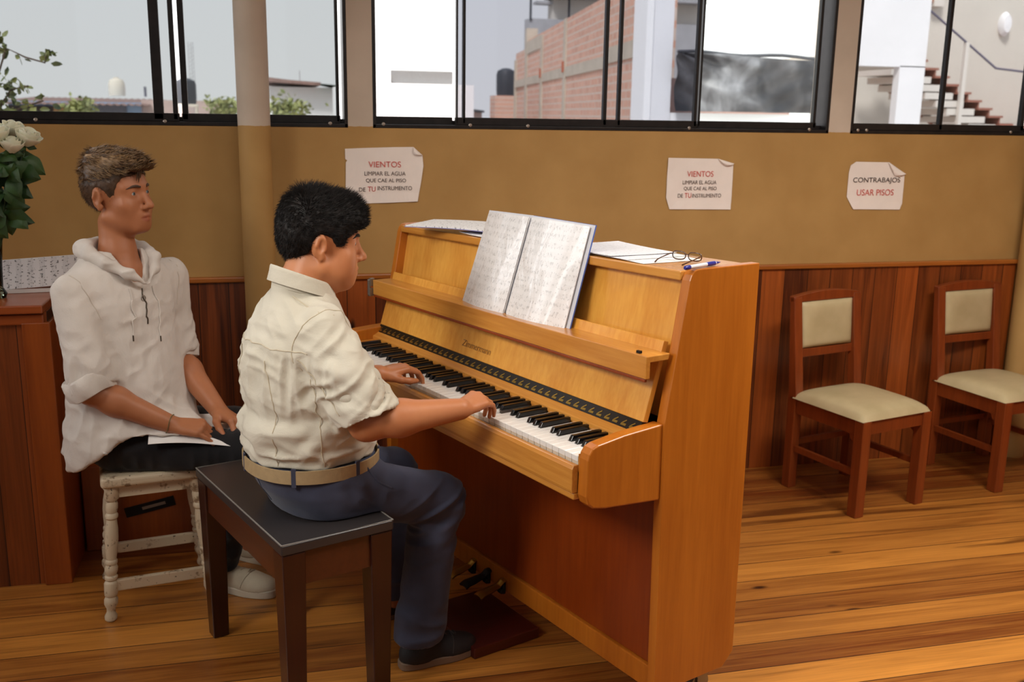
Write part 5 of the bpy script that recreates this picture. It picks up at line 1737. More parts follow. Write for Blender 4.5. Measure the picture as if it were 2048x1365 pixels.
M['belt'] = plain('tan_webbing_belt', srgb(166, 142, 104), 0.7, noise=0.08, nscale=60, bump=0.2, bscale=300)
t = NT('black_hair')
n_ = t.noise(t.coord(), 60, 3)
t.set(color=t.ramp(n_, [(0.3, srgb(14, 12, 12)), (0.75, srgb(40, 35, 33))]), rough=0.6, spec=0.2)
M['hair_black'] = t.m
t = NT('dark_blond_hair')
n_ = t.noise(t.coord(), 40, 4, 0.6)
sp_ = t.node('ShaderNodeAttribute'); sp_.attribute_name = 'tint'
base_ = t.ramp(n_, [(0.3, srgb(48, 33, 22)), (0.7, srgb(92, 66, 44))])
t.set(color=t.mix(sp_.outputs['Fac'], base_, t.ramp(n_, [(0.3, srgb(156, 116, 74)), (0.7, srgb(226, 188, 138))])), rough=0.45, spec=0.4)  # pale tone holds blond tips and light painted on the top hair
M['hair_blond'] = t.m

org = np.array((-0.02, -0.35, 0.0))
boy = thing('person', 'person in a cream short-sleeved shirt and navy trousers seated on the bench playing the piano', 'person', puv(org[0], org[1]), PYAW)
HO = np.array((-0.020, -0.309, 1.146)); HS = 0.93
HR = rotm((0, 0, 1), -18) @ rotm((1, 0, 0), -3)
S = SDF((-0.36, -0.56, -0.01), (0.40, 0.10, 1.34), 0.0032)
S.loft([(0.53, -0.02, -0.345, 0.11, 0.08), (0.70, -0.02, -0.35, 0.135, 0.120), (0.90, -0.02, -0.37, 0.135, 0.095), (0.985, -0.02, -0.37, 0.10, 0.06)])
S.chain([(-0.02, -0.375, 0.96), (-0.02, -0.365, 1.03), (-0.02, -0.335, 1.10)], [0.075, 0.060, 0.058], k=0.04)
RA = [(0.105, -0.362, 0.965), (0.198, -0.302, 0.752), (0.305, -0.112, 0.782)]
LA = [(-0.145, -0.362, 0.965), (-0.232, -0.30, 0.752), (-0.102, -0.115, 0.776)]
for A in (RA, LA):
    a, b, c = [np.array(p) for p in A]
    S.chain([a, b], [0.048, 0.042], k=0.03)
    S.cap(b, b + (c - b) * 0.35, 0.040, 0.0425, k=0.02)
    S.cap(b + (c - b) * 0.35, c, 0.0425, 0.0255, k=0.02)
for hx, kx, ay in ((0.065, 0.085, -0.095), (-0.105, -0.165, -0.035)):
    S.chain([(hx, -0.34, 0.585), (kx, -0.05, 0.475), (kx - 0.008 if kx > 0 else -0.196, ay, 0.06)], [0.055, 0.045, 0.034], k=0.04)
hand_sdf(S, RA[2], (-0.045, 0.137, 0.020), (0.18, 0.05, 1), False, 0.90, [(30, 42, 25), (36, 44, 26), (34, 44, 26), (26, 40, 24)], [(0.55, 0.72, -0.40), (0.88, 0.30, -0.42), (0.92, 0.05, -0.38)], 1.3)
hand_sdf(S, LA[2], (-0.016, 0.137, 0.014), (0.06, 0.05, 1), True, 0.90, [(26, 34, 22), (30, 38, 24), (30, 40, 25), (26, 38, 24)], [(0.70, 0.62, -0.30), (0.92, 0.22, -0.30), (0.96, 0.06, -0.22)], 1.3)
S.frame(HO, HR, HS)
head_sdf(S, chub=0.009, nose=0.6, jaw=0.95)
S.cap((0, 0.028, -0.078), (0, -0.005, -0.095), 0.038, 0.05, k=0.035)
S.frame()
V, F = S.mesh()
V = relax(V, F, 1, 0.4)
np_obj('body', V, F, M['skin_boy'], boy, org, lip_tint(V, HO, HR, HS))
bvb = bvh(V, F)
eyes(boy, HO, HR, HS, org, plain('dark_brown_iris', srgb(40, 24, 14), 0.2), (0, 1, -0.25))
brow(boy, bvb, HO, HR, HS, org, M['hair_black'], 0.0036)

# hair
def hair_base(HO, HR, HS, prof, notch, cran, extra=(), h=0.0032, flat=0.0):
    lo = HO - 0.20 * HS; hi = HO + 0.22 * HS
    S = SDF(lo, hi, h)
    S.frame(HO, HR, HS)
    for c, r, k in cran: S.ell(c, r, k=k)
    for a, b, ra, rb, k in extra: S.cap(a, b, ra, rb, k=k)
    pf = poly2(prof)
    S.func(lambda x, y, z: pf(y + 0 * x, z + 0 * x) - 0.002, 'i')
    for c, r in notch: S.ell(c, r, k=0.004, op='s')
    return S.mesh()


prof = [(0.135, 0.068), (0.10, 0.052), (0.088, 0.050), (0.070, 0.036), (0.055, 0.026), (0.050, 0.002), (0.036, 0.000), (0.022, 0.024), (0.006, 0.034), (-0.012, 0.034), (-0.030, 0.018), (-0.036, -0.004), (-0.050, -0.030), (-0.075, -0.044), (-0.15, -0.03), (-0.16, 0.20), (0.15, 0.20)]
V, F = hair_base(HO, HR, HS, prof, [((s * 0.088, -0.010, 0.002), (0.016, 0.026, 0.036)) for s in (-1, 1)],
                 [((0, -0.012, 0.040), (0.081, 0.099, 0.097), 0), ((0, 0.032, 0.054), (0.071, 0.080, 0.066), 0.03), ((0, -0.028, 0.078), (0.064, 0.070, 0.064), 0.03), ((0, 0.050, 0.076), (0.056, 0.060, 0.050), 0.03), ((0, -0.066, 0.02), (0.062, 0.038, 0.06), 0.03)])
Nn = normals(V, F)
V = V + Nn * (0.0025 * vnoise(V, (70, 70, 50), 1) + 0.002 * vnoise(V, (140, 140, 120), 2))[:, None]
hb = np_obj('hair', V, F, M['hair_black'], boy, org)
Pl = lambda P: ((P - HO) @ HR) / HS
hd = lambda x: np.array(HR @ np.array(x, float))
def comb_b(P):
    q = Pl(P)
    d = np.stack([q[:, 0] * 3, 0.45 * smooth01(q[:, 1], -0.06, 0.0) - 0.35 * smooth01(-q[:, 1], 0.03, 0.08), 0.05 + 0.35 * smooth01(q[:, 2], 0.05, 0.13) - 0.9 * smooth01(-q[:, 1], 0.03, 0.12)], 1)
    d = d @ HR.T
    return d / np.linalg.norm(d, axis=1, keepdims=True)
VV, FF = strands(V, F, 13000, lambda P: 0.008 + 0.009 * smooth01(Pl(P)[:, 2], 0.03, 0.13), 0.0008, comb_b, 0.25, 3, jit=0.30)
np_obj('hair_locks', VV, FF, M['hair_black'], hb, org)

# shirt
lo, hi, hh = (-0.36, -0.60, 0.60), (0.32, -0.12, 1.09), 0.0048
S = SDF(lo, hi, hh)
S.loft([(0.600, -0.02, -0.350, 0.150, 0.142), (0.645, -0.02, -0.349, 0.160, 0.156), (0.70, -0.02, -0.356, 0.168, 0.160), (0.76, -0.02, -0.356, 0.160, 0.148), (0.86, -0.02, -0.370, 0.166, 0.136), (0.92, -0.02, -0.369, 0.164, 0.124),
        (0.962, -0.02, -0.368, 0.150, 0.108), (1.0, -0.02, -0.365, 0.112, 0.090), (1.035, -0.02, -0.362, 0.078, 0.074), (1.062, -0.02, -0.358, 0.066, 0.066)])
for A, sg in (([(0.098, -0.362, 0.958), (0.165, -0.335, 0.862), (0.203, -0.300, 0.770)], 1), ([(-0.138, -0.362, 0.958), (-0.20, -0.335, 0.862), (-0.236, -0.302, 0.770)], -1)):
    T = SDF(lo, hi, hh)
    a, b, c = [np.array(p) for p in A]
    ax = unit(c - b + np.array((0.0, 0.0, -0.02)))
    T.chain([a, b, c + ax * 0.05], [0.066, 0.069, 0.078])
    T.half(c, ax)
    T.cap(c - ax * 0.05, c + ax * 0.06, 0.060, 0.070, k=0.0, op='s')
    hk = np.maximum(0.035 - np.abs(S.D - T.D), 0) / 0.035
    S.D = np.minimum(S.D, T.D) - hk * hk * (0.035 / 4)
    T = None
S.half((0, 0, 0.632), (0, 0, -1))
S.cap((-0.02, -0.352, 1.10), (-0.02, -0.362, 1.045), 0.058, 0.058, k=0.004, op='s')
V, F = S.mesh(); V = relax(V, F, 2, 0.5)
Nn = normals(V, F)
bk = smooth01(-(V[:, 1] + 0.37), -0.05, 0.06)
w1 = smooth01(-V[:, 2], -0.925, -0.895) * smooth01(V[:, 2], 0.70, 0.87)
w2 = np.exp(-((V[:, 2] - 0.672) / 0.045) ** 2)
w3 = smooth01(V[:, 0], 0.10, 0.14)
dd = 0.009 * (ridge(V, (44, 44, 5), 1) - 0.45) * w1 * bk
dd += 0.014 * (ridge(V, (8, 8, 36), 2) - 0.45) * w2
dd += 0.0055 * vnoise(V, (13, 13, 10), 3) + 0.0055 * (ridge(V @ rotm((0, 1, 0), 35) @ rotm((0, 0, 1), 30), (10, 10, 34), 4) - 0.5) + 0.004 * (ridge(V @ rotm((1, 0, 0), -35), (14, 14, 44), 6) - 0.5)
dd += 0.009 * (ridge(V @ rotm((1, 0, 0), 40), (11, 11, 38), 5) - 0.5) * w3
# tucked waist
dd += 0.006 * np.exp(-((V[:, 2] - 0.725) / 0.016) ** 2) - 0.007 * np.exp(-((V[:, 2] - 0.752) / 0.014) ** 2) * bk
V = V + Nn * dd[:, None]
sh = np_obj('shirt', V, F, M['shirt_boy'], boy, org)
bvs = bvh(V, F)
L3 = lambda P: [tuple(np.array(q) - org) for q in P]
MB().tube(L3(seam(bvs, [(-0.02 + 0.17 * math.sin(a), -0.37 - 0.14 * math.cos(a), 0.918 + 0.012 * math.cos(a)) for a in np.linspace(-1.25, 1.25, 40)])), 0.0014, 6).build('seam', M['seam_boy'], sh, smooth=True)
for s_, x0 in ((1, 0.095), (-1, -0.135)):
    MB().tube(L3(seam(bvs, [(x0 + s_ * (0.02 + 0.018 * math.sin(a)), -0.362 - 0.085 * math.cos(a), 0.945 + 0.075 * math.sin(a)) for a in np.linspace(-0.9, 4.0, 40)])), 0.0013, 6).build('seam', M['seam_boy'], sh, smooth=True)
MB().tube(L3(seam(bvs, lerp_pts([(0.06, -0.50, 0.905), (0.085, -0.49, 0.80), (0.08, -0.48, 0.64)], 30))), 0.0012, 6).build('seam', M['seam_boy'], sh, smooth=True)
MB().tube(L3(seam(bvs, lerp_pts([(-0.10, -0.50, 0.905), (-0.12, -0.49, 0.80), (-0.11, -0.48, 0.64)], 30))), 0.0012, 6).build('seam', M['seam_boy'], sh, smooth=True)
MB().tube(L3(seam(bvs, lerp_pts([(0.13, -0.44, 0.905), (0.19, -0.40, 0.82), (0.225, -0.355, 0.765)], 24))), 0.0013, 6).build('seam', M['seam_boy'], sh, smooth=True)
MB().tube(L3(seam(bvs, lerp_pts([(0.145, -0.42, 0.86), (0.15, -0.40, 0.75), (0.15, -0.39, 0.64)], 24))), 0.0012, 6).build('seam', M['seam_boy'], sh, smooth=True)
MB().tube(L3(seam(bvs, [(0.04, -0.41, 1.04), (0.08, -0.39, 1.01), (0.12, -0.37, 0.99), (0.13, -0.36, 0.985)])), 0.0012, 6).build('seam', M['seam_boy'], sh, smooth=True)


def collar(name, cx, cy, z0, rx, ry, hgt, tilt, gap, m, parent, flare=0.0, og=(0, 0, 0), slump=0.0, th=0.003):
    """stand collar: band round the neck, higher at the back, open by gap (radians) at the front"""
    def fn(u, v):
        a = math.pi / 2 + gap / 2 + u * (2 * math.pi - gap)
        back = -math.sin(a)
        z = z0 + tilt * back + (hgt * (0.86 + 0.14 * back)) * v
        k = 1 - 0.05 * v + flare * v * v
        return (cx + rx * k * math.cos(a) - og[0], cy + ry * k * math.sin(a) - 0.010 * v * back * 0 - og[1], z - og[2])
    return MB().slab(fn, 60, 8, th).build(name, m, parent, smooth=True)


cl = collar('collar', -0.02, -0.360, 1.034, 0.072, 0.072, 0.048, 0.022, 0.35, M['shirt_boy'], boy, og=org)
cl2 = MB()
cl2.slab(lambda u, v: (lambda a, bk_: (-0.02 + (0.070 + 0.010 * v) * math.cos(a) - org[0], -0.360 + (0.070 + 0.010 * v) * math.sin(a) - org[1], 1.034 + 0.022 * bk_ + 0.048 * (0.86 + 0.14 * bk_) - 0.036 * v + 0.003 * math.sin(math.pi * min(1, v * 3))))(math.pi / 2 + 0.2 + u * (2 * math.pi - 0.4), -math.sin(math.pi / 2 + 0.2 + u * (2 * math.pi - 0.4))), 60, 8, 0.0025)
cl2.build('collar_fold', M['shirt_boy'], cl, smooth=True)

# trousers
S = SDF((-0.26, -0.56, 0.05), (0.24, 0.10, 0.66), 0.005)
S.loft([(0.500, -0.02, -0.335, 0.156, 0.112), (0.53, -0.02, -0.335, 0.168, 0.130), (0.56, -0.02, -0.34, 0.172, 0.146), (0.60, -0.02, -0.346, 0.166, 0.152), (0.636, -0.02, -0.350, 0.160, 0.152)])
for hx, kx, ky, ax_, ay in ((0.072, 0.085, -0.042, 0.075, -0.100), (-0.112, -0.155, -0.052, -0.196, -0.035)):
    S.cap((hx, -0.33, 0.556), (kx, ky, 0.468), 0.080, 0.066, k=0.04)
    S.cap((kx, ky, 0.468), (ax_, ay, 0.07), 0.065, 0.066, k=0.03)
S.half((0, 0, 0.500), (0, 0, 1)) if False else None
S.func(lambda x, y, z: np.where((y < -0.235), 0.499 - z, -1.0) + 0 * x, 'i')
S.half((0, 0, 0.080), (0, 0, -1)); S.half((0, 0, 0.632), (0, 0, 1))
V, F = S.mesh(); V = relax(V, F, 2, 0.5)
Nn = normals(V, F)
kn = np.exp(-((V[:, 2] - 0.43) / 0.09) ** 2) * smooth01(V[:, 1], -0.20, -0.08)
hp = np.exp(-((V[:, 1] + 0.26) / 0.08) ** 2) * smooth01(V[:, 2], 0.50, 0.55)
an = smooth01(-V[:, 2], -0.26, -0.12)
dd = 0.005 * vnoise(V, (12, 12, 10), 11) + 0.012 * (ridge(V @ rotm((1, 0, 0), 25), (8, 10, 40), 12) - 0.45) * kn
dd += 0.010 * (ridge(V @ rotm((1, 0, 0), -50), (10, 12, 34), 13) - 0.45) * hp + 0.010 * (ridge(V, (9, 9, 26), 14) - 0.45) * an
low = smooth01(V[:, 2], 0.497, 0.515) + (V[:, 1] > -0.235)
V = V + Nn * (dd * np.clip(low, 0, 1) * smooth01(-V[:, 2], -0.60, -0.575))[:, None]
tr_ = np_obj('trousers', V, F, M['navy'], boy, org)
bvt = bvh(V, F)
MB().tube(L3(seam(bvt, lerp_pts([(0.145, -0.27, 0.63), (0.15, -0.245, 0.58), (0.14, -0.215, 0.55)], 16), 0.001)), 0.0028, 6).build('seam', M['navy'], tr_, smooth=True)
MB().tube(L3(seam(bvt, lerp_pts([(-0.02, -0.52, 0.62), (-0.02, -0.50, 0.57), (-0.02, -0.46, 0.52)], 14))), 0.0014, 6).build('seam', M['navy'], tr_, smooth=True)


def ring(cx, cy, rx, ry, z0, z1, th, n=2.2, og=(0, 0, 0), wob=0.0):
    def fn(u, v):
        a = -u * 2 * math.pi
        c, s = math.cos(a), math.sin(a)
        return (cx + rx * math.copysign(abs(c) ** (2 / n), c) - og[0], cy + ry * math.copysign(abs(s) ** (2 / n), s) - og[1], z0 + (z1 - z0) * v - og[2])
    return MB().slab(fn, 72, 3, th)


bl_ = ring(-0.02, -0.350, 0.1685, 0.1600, 0.603, 0.636, 0.004, og=org).build('belt', M['belt'], boy, smooth=True)
for a in (-100, -38, -150, 15, 60, 120, 165):
    c, s = math.cos(math.radians(a)), math.sin(math.radians(a))
    x = -0.02 + 0.1705 * math.copysign(abs(c) ** (2 / 2.2), c); y = -0.350 + 0.162 * math.copysign(abs(s) ** (2 / 2.2), s)
    MB().beam((x - org[0], y - org[1], 0.596), (x - org[0], y - org[1], 0.642), 0.011, 0.004, (c, s, 0)).build('belt_loop', M['navy'], tr_)


def shoe(parent, og, heel, ang, L, upper, sole, lace, nm, high=0.085, wd=0.042, sole_h=0.022):
    """low shoe: sole, upper, laces; heel point on the floor, direction angle"""
    c, s = math.cos(ang), math.sin(ang)
    R = np.array([[s, c, 0], [-c, s, 0], [0, 0, 1.0]])      # columns right, forward, up
    S = SDF(np.array(heel) + np.array((-0.30, -0.30, -0.01)), np.array(heel) + np.array((0.30, 0.30, 0.13)), 0.004)
    S.frame(heel, R)
    S.ell((0, 0.045, 0.035), (wd * 0.82, 0.047, 0.042)); S.ell((0.002, L * 0.74, 0.026), (wd, L * 0.27, 0.034), k=0.03)
    S.cap((0, 0.055, 0.045), (0.002, L * 0.6, 0.032), wd * 0.82, wd * 0.80, k=0.03)
    S.cap((0, 0.058, 0.05), (0, 0.062, high), 0.036, 0.035, k=0.02)
    S.half((0, 0, high), (0, 0, 1)); S.half((0, 0, sole_h * 0.8), (0, 0, -1))
    S.cap((0, 0.06, high - 0.02), (0, 0.062, high + 0.03), 0.029, 0.031, op='s')
    V, F = S.mesh(); V = relax(V, F, 1, 0.5)
    o = np_obj(nm, V, F, upper, parent, og)
    bv = bvh(V, F)
    w = lambda p: np.array(heel) + R @ np.array(p)
    out = []
    for k in range(40):
        a = 2 * math.pi * k / 40
        y = L * 0.5 - (L * 0.5 + 0.004) * math.cos(a)
        hw = (wd + 0.004) * (0.80 + 0.22 * smooth01(np.array(y), L * 0.35, L * 0.72)) * abs(math.sin(a)) ** 0.55 * math.copysign(1, math.sin(a))
        out.append((hw, y))
    vs = [tuple(w((x, y, 0.0)) - np.array(og)) for x, y in out] + [tuple(w((x, y, sole_h + 0.012 * max(0, y / L - 0.85))) - np.array(og)) for x, y in out]
    mb = MB().add(vs, [tuple(range(40))[::-1], tuple(range(40, 80))] + [(i, (i + 1) % 40, 40 + (i + 1) % 40, 40 + i) for i in range(40)])
    mb.build('sole', sole, o, bevel=0.003, smooth=True)
    b = MB()
    for k in range(5):
        y = 0.10 + 0.018 * k
        z = high + 0.01 - 0.006 * k
        P = [w((-0.020 + 0.008 * j * 1.25, y + (0.008 if k % 2 else -0.004) * (j / 4), z + 0.03)) for j in range(5)]
        b.tube([tuple(np.array(q) - np.array(og)) for q in seam(bv, P, 0.0015)], 0.0024, 6)
    P = lerp_pts([w((-0.045, L * 0.60, 0.03)), w((-0.02, L * 0.66, 0.07)), w((0.02, L * 0.66, 0.07)), w((0.045, L * 0.60, 0.03))], 18)
    b.tube([tuple(np.array(q) - np.array(og)) for q in seam(bv, P, 0.0006)], 0.0013, 6)
    b.build('laces', lace, o, smooth=True)
    return o


M['shoe_dark'] = plain('charcoal_suede_shoe', srgb(34, 32, 34), 0.7, noise=0.15, nscale=40)
M['sole_tan'] = plain('tan_rubber_sole', srgb(128, 104, 84), 0.7)
M['lace_grey'] = plain('grey_lace', srgb(70, 66, 66), 0.8)
shoe(boy, org, (0.068, -0.150, 0.0), math.radians(90 - 4), 0.225, M['shoe_dark'], M['sole_tan'], M['lace_grey'], 'shoe', 0.082)
shoe(boy, org, (-0.207, -0.090, 0.0), math.radians(90 + 4), 0.225, M['shoe_dark'], M['sole_tan'], M['lace_grey'], 'shoe', 0.082)

# ================================================================== the young man on the stool (world axes)
org = np.array((-0.39, -0.655, 0.0))
man = thing('person', 'person in a white hooded linen shirt and black trousers seated on the white stool, watching', 'person', tuple(org))
TR = np.array([[-0.7071, 0.7071, 0], [-0.7071, -0.7071, 0], [0, 0, 1.0]])      # torso right, forward, up
TO = np.array((-0.400, -0.660, 0.0))
ya = math.radians(-31)
HO = np.array((-0.398, -0.636, 1.214)); HS = 0.95
HR = np.array([[math.sin(ya), math.cos(ya), 0], [-math.cos(ya), math.sin(ya), 0], [0, 0, 1.0]]) @ rotm((1, 0, 0), 4) @ rotm((0, 1, 0), 2)
RA = [(-0.520, -0.780, 0.972), (-0.476, -0.832, 0.695), (-0.274, -0.822, 0.583)]
LA = [(-0.278, -0.538, 0.985), (-0.272, -0.552, 0.725), (-0.150, -0.715, 0.590)]
S = SDF((-0.64, -0.92, -0.01), (0.06, -0.42, 1.36), 0.0032)
S.frame(TO, TR)
S.loft([(0.46, 0, 0.0, 0.13, 0.10), (0.70, 0, -0.01, 0.125, 0.09), (0.88, 0, -0.01, 0.14, 0.085), (0.96, 0, -0.012, 0.125, 0.06), (1.01, 0, -0.012, 0.09, 0.05)])
S.frame()
S.chain([(-0.402, -0.660, 0.985), (-0.406, -0.650, 1.05), (-0.408, -0.640, 1.14)], [0.066, 0.049, 0.047], k=0.045)
for A in (RA, LA):
    a, b, c = [np.array(p) for p in A]
    S.chain([a * 0.9 + b * 0.1, b], [0.034, 0.036], k=0.03)
    S.cap(b, b + (c - b) * 0.3, 0.036, 0.040, k=0.02)
    S.cap(b + (c - b) * 0.3, c, 0.040, 0.0265, k=0.02)
LEGS = [((-0.42, -0.735, 0.50), (-0.075, -0.805, 0.485), (-0.165, -0.692, 0.06)), ((-0.355, -0.585, 0.50), (-0.025, -0.61, 0.49), (-0.075, -0.505, 0.06))]
for a, b, c in LEGS: S.chain([a, b, c], [0.060, 0.045, 0.034], k=0.03)
hand_sdf(S, RA[2], (0.96, -0.03, -0.16), (0.12, -0.32, 0.92), False, 0.98, [(44, 52, 30), (46, 54, 30), (42, 50, 28), (20, 18, 12)], [(0.60, 0.62, -0.35), (0.9, 0.3, -0.35), (0.95, 0.1, -0.3)], 1.2)
hand_sdf(S, LA[2], (0.62, -0.62, -0.26), (0.45, -0.05, 0.88), True, 0.98, [(38, 46, 28), (40, 48, 28), (42, 50, 28), (36, 44, 26)], [(0.7, 0.6, -0.35), (0.9, 0.3, -0.35), (0.95, 0.1, -0.3)], 1.2)
S.frame(HO, HR, HS)
head_sdf(S, chub=0.0, nose=1.0, jaw=1.1)
S.frame()
V, F = S.mesh(); V = relax(V, F, 1, 0.4)
np_obj('body', V, F, M['skin_man'], man, org, lip_tint(V, HO, HR, HS))
bvb = bvh(V, F)
eyes(man, HO, HR, HS, org, plain('blue_grey_iris', srgb(92, 104, 110), 0.2), (0.05, 1, -0.05))
t = NT('brown_brow'); t.set(color=srgb(70, 46, 30), rough=0.6); M['brow'] = t.m
brow(man, bvb, HO, HR, HS, org, M['brow'], 0.0036)
L3 = lambda P: [tuple(np.array(q) - org) for q in P]

# hair: short sides, longer swept top
prof = [(0.16, 0.085), (0.105, 0.072), (0.090, 0.066), (0.066, 0.060), (0.052, 0.040), (0.044, 0.022), (0.040, -0.004), (0.030, -0.006), (0.020, 0.022), (0.004, 0.036), (-0.016, 0.034), (-0.030, 0.014), (-0.036, -0.010), (-0.050, -0.040), (-0.072, -0.052), (-0.15, -0.03), (-0.16, 0.22), (0.16, 0.22)]
V, F = hair_base(HO, HR, HS, prof, [((s * 0.088, -0.010, 0.002), (0.016, 0.026, 0.036)) for s in (-1, 1)],
                 [((0, -0.014, 0.038), (0.0775, 0.098, 0.091), 0), ((0, 0.022, 0.034), (0.066, 0.071, 0.076), 0.03)])
Nn = normals(V, F); V = V + Nn * (0.0012 * vnoise(V, (120, 120, 90), 1))[:, None]
hb = np_obj('hair', V, F, M['hair_blond'], man, org, np.zeros(len(V)))
Pl = lambda P: ((P - HO) @ HR) / HS
VV, FF = strands(V, F, 3500, 0.008, 0.0006, lambda P: np.tile(hd_ := HR @ np.array((0, -0.2, -0.9)), (len(P), 1)), 0.45, 8)
np_obj('hair_locks', VV, FF, M['hair_blond'], hb, org, np.zeros(len(VV)))
ptop = [(0.16, 0.12), (0.13, 0.078), (0.10, 0.078), (0.085, 0.080), (0.05, 0.076), (0.0, 0.066), (-0.06, 0.058), (-0.10, 0.054), (-0.17, 0.05), (-0.17, 0.24), (0.17, 0.24)]
V, F = hair_base(HO, HR, HS, ptop, [], [((0, -0.002, 0.062), (0.076, 0.084, 0.080), 0), ((0, 0.045, 0.090), (0.058, 0.060, 0.040), 0.03), ((0, 0.085, 0.090), (0.044, 0.034, 0.022), 0.02), ((0, -0.045, 0.088), (0.060, 0.050, 0.056), 0.03)])
Nn = normals(V, F)
q = Pl(V)
V = V + Nn * (0.006 * (ridge(q, (40, 13, 40), 3) - 0.4) + 0.004 * vnoise(q, (80, 30, 80), 4))[:, None]
def comb_m(P):
    q = Pl(P)
    d = np.stack([0.35 + q[:, 0] * 2, np.where(q[:, 1] > -0.05, 0.9, -0.25), 0.25 + 0.0 * q[:, 0] - 0.5 * smooth01(np.abs(q[:, 0]), 0.03, 0.07)], 1) @ HR.T
    return d / (np.linalg.norm(d, axis=1, keepdims=True) + 1e-6)
tnt = smooth01(vnoise(Pl(V), (45, 14, 45), 9), -0.4, 0.5) * 0.8 * smooth01(Pl(V)[:, 2], 0.07, 0.14)  # blond streaks, paler towards the crown where light is painted in
top = np_obj('hair_top', V, F, M['hair_blond'], man, org, tnt)
VV, FF = strands(V, F, 3200, lambda P: (0.020 + 0.014 * np.random.RandomState(4).rand(len(P))) * (0.45 + 0.55 * smooth01(Pl(P)[:, 1], -0.07, -0.02)), 0.0012, comb_m, 0.06, 12, jit=0.24, droop=0.35)
tt = np.repeat(np.random.RandomState(6).rand(len(VV) // 12), 12) ** 0.8 * (0.25 + 0.75 * np.tile(np.repeat(np.linspace(0, 1, 4), 3), len(VV) // 12))
np_obj('hair_locks', VV, FF, M['hair_blond'], top, org, tt)
b = MB()
for k, (x0, z0, x1, z1) in enumerate(((0.012, 0.082, 0.020, 0.040), (0.018, 0.082, 0.028, 0.046), (0.006, 0.082, 0.010, 0.052))):
    P = [HO + HS * (HR @ np.array((x0 + (x1 - x0) * t_, 0.102 - 0.004 * t_, z0 + (z1 - z0) * t_))) for t_ in np.linspace(0, 1, 7)]
    b.tube(L3(P), [0.003, 0.003, 0.0028, 0.0024, 0.002, 0.0014, 0.0006], 6)
o_ = b.build('forelock', M['hair_blond'], top, smooth=True)

# linen shirt
lo, hi, hh = (-0.64, -0.94, 0.42), (-0.14, -0.42, 1.08), 0.0048
S = SDF(lo, hi, hh)
S.frame(TO, TR)
S.loft([(0.44, 0.0, 0.01, 0.200, 0.165), (0.50, 0.0, 0.015, 0.205, 0.170), (0.57, 0.0, 0.010, 0.195, 0.158), (0.66, 0.0, -0.004, 0.176, 0.136), (0.78, 0, -0.010, 0.166, 0.124), (0.90, 0, -0.010, 0.172, 0.114), (0.965, 0, -0.012, 0.182, 0.098),
        (1.000, 0, -0.014, 0.165, 0.084), (1.028, 0, -0.016, 0.125, 0.076), (1.05, 0, -0.018, 0.090, 0.070), (1.065, 0, -0.02, 0.072, 0.064)])
S.frame()
S.ell((-0.29, -0.755, 0.545), (0.115, 0.10, 0.035), k=0.05)
for A, rr in ((RA, (0.050, 0.060, 0.066)), (LA, (0.050, 0.058, 0.064))):
    T = SDF(lo, hi, hh)
    a, b_, c = [np.array(p) for p in A]
    a2 = a + (b_ - a) * 0.04
    end = b_ + (a - b_) * 0.02
    ax = unit(b_ - a + 0.35 * (c - b_))
    T.chain([a2, a + (b_ - a) * 0.55, end + ax * 0.03], rr)
    T.half(end, ax)
    T.cap(end - ax * 0.03, end + ax * 0.05, 0.050, 0.056, op='s')
    hk = np.maximum(0.03 - np.abs(S.D - T.D), 0) / 0.03
    S.D = np.minimum(S.D, T.D) - hk * hk * (0.03 / 4)
S.func(lambda x, y, z: np.minimum(0.452 + 0.78 * (x + 0.535) + 0 * y, 0.556) - z, 'i')
S.frame(TO, TR)
# neck opening with a V at the front
S.cap((0, -0.012, 1.13), (0, -0.004, 1.03), 0.060, 0.056, k=0.004, op='s')
S.chain([(0, 0.03, 1.06), (0, 0.075, 1.01), (0, 0.112, 0.975)], [0.050, 0.030, 0.004], k=0.004, op='s')
S.frame()
V, F = S.mesh(); V = relax(V, F, 2, 0.5)
Nn = normals(V, F)
q = (V - TO) @ TR
dd = 0.004 * vnoise(V, (10, 10, 8), 21) + 0.0075 * (ridge(q @ rotm((0, 1, 0), 16), (24, 24, 5), 22) - 0.5) * smooth01(-V[:, 2], -0.93, -0.80)
dd += 0.009 * (ridge(q @ rotm((0, 1, 0), -40), (10, 10, 26), 23) - 0.5) * smooth01(-V[:, 2], -0.72, -0.60)
dd += 0.0028 * (ridge(V @ rotm((1, 0, 0), 30), (14, 14, 34), 24) - 0.5) + 0.0015 * (ridge(V, (40, 40, 22), 25) - 0.5)
V = V + Nn * dd[:, None]
sh = np_obj('shirt', V, F, M['linen'], man, org)
bvs = bvh(V, F)
TW = lambda p: TO + TR @ np.array(p)
# hood lying round the neck
S = SDF((-0.58, -0.84, 0.94), (-0.24, -0.48, 1.15), 0.004)
S.frame(TO, TR)
for s in (-1, 1):
    S.chain([(s * 0.006, 0.108, 0.984), (s * 0.046, 0.088, 1.010), (s * 0.082, 0.044, 1.038), (s * 0.092, -0.012, 1.058), (s * 0.072, -0.064, 1.070), (0, -0.090, 1.070)], [0.008, 0.013, 0.017, 0.021, 0.025, 0.028], k=0.02)
    S.cap((s * 0.03, -0.095, 1.030), (0, -0.110, 1.000), 0.035, 0.04, k=0.03)
S.cap((0, -0.010, 1.15), (0, -0.006, 1.055), 0.060, 0.0585, k=0.004, op='s')
S.cap((0, -0.006, 1.055), (0, 0.016, 0.985), 0.0585, 0.056, k=0.004, op='s')
S.chain([(0, 0.03, 1.075), (0, 0.085, 1.015), (0, 0.124, 0.978)], [0.046, 0.026, 0.004], k=0.004, op='s')
V, F = S.mesh(); V = relax(V, F, 2, 0.5); Nn = normals(V, F); q = (V - TO) @ TR
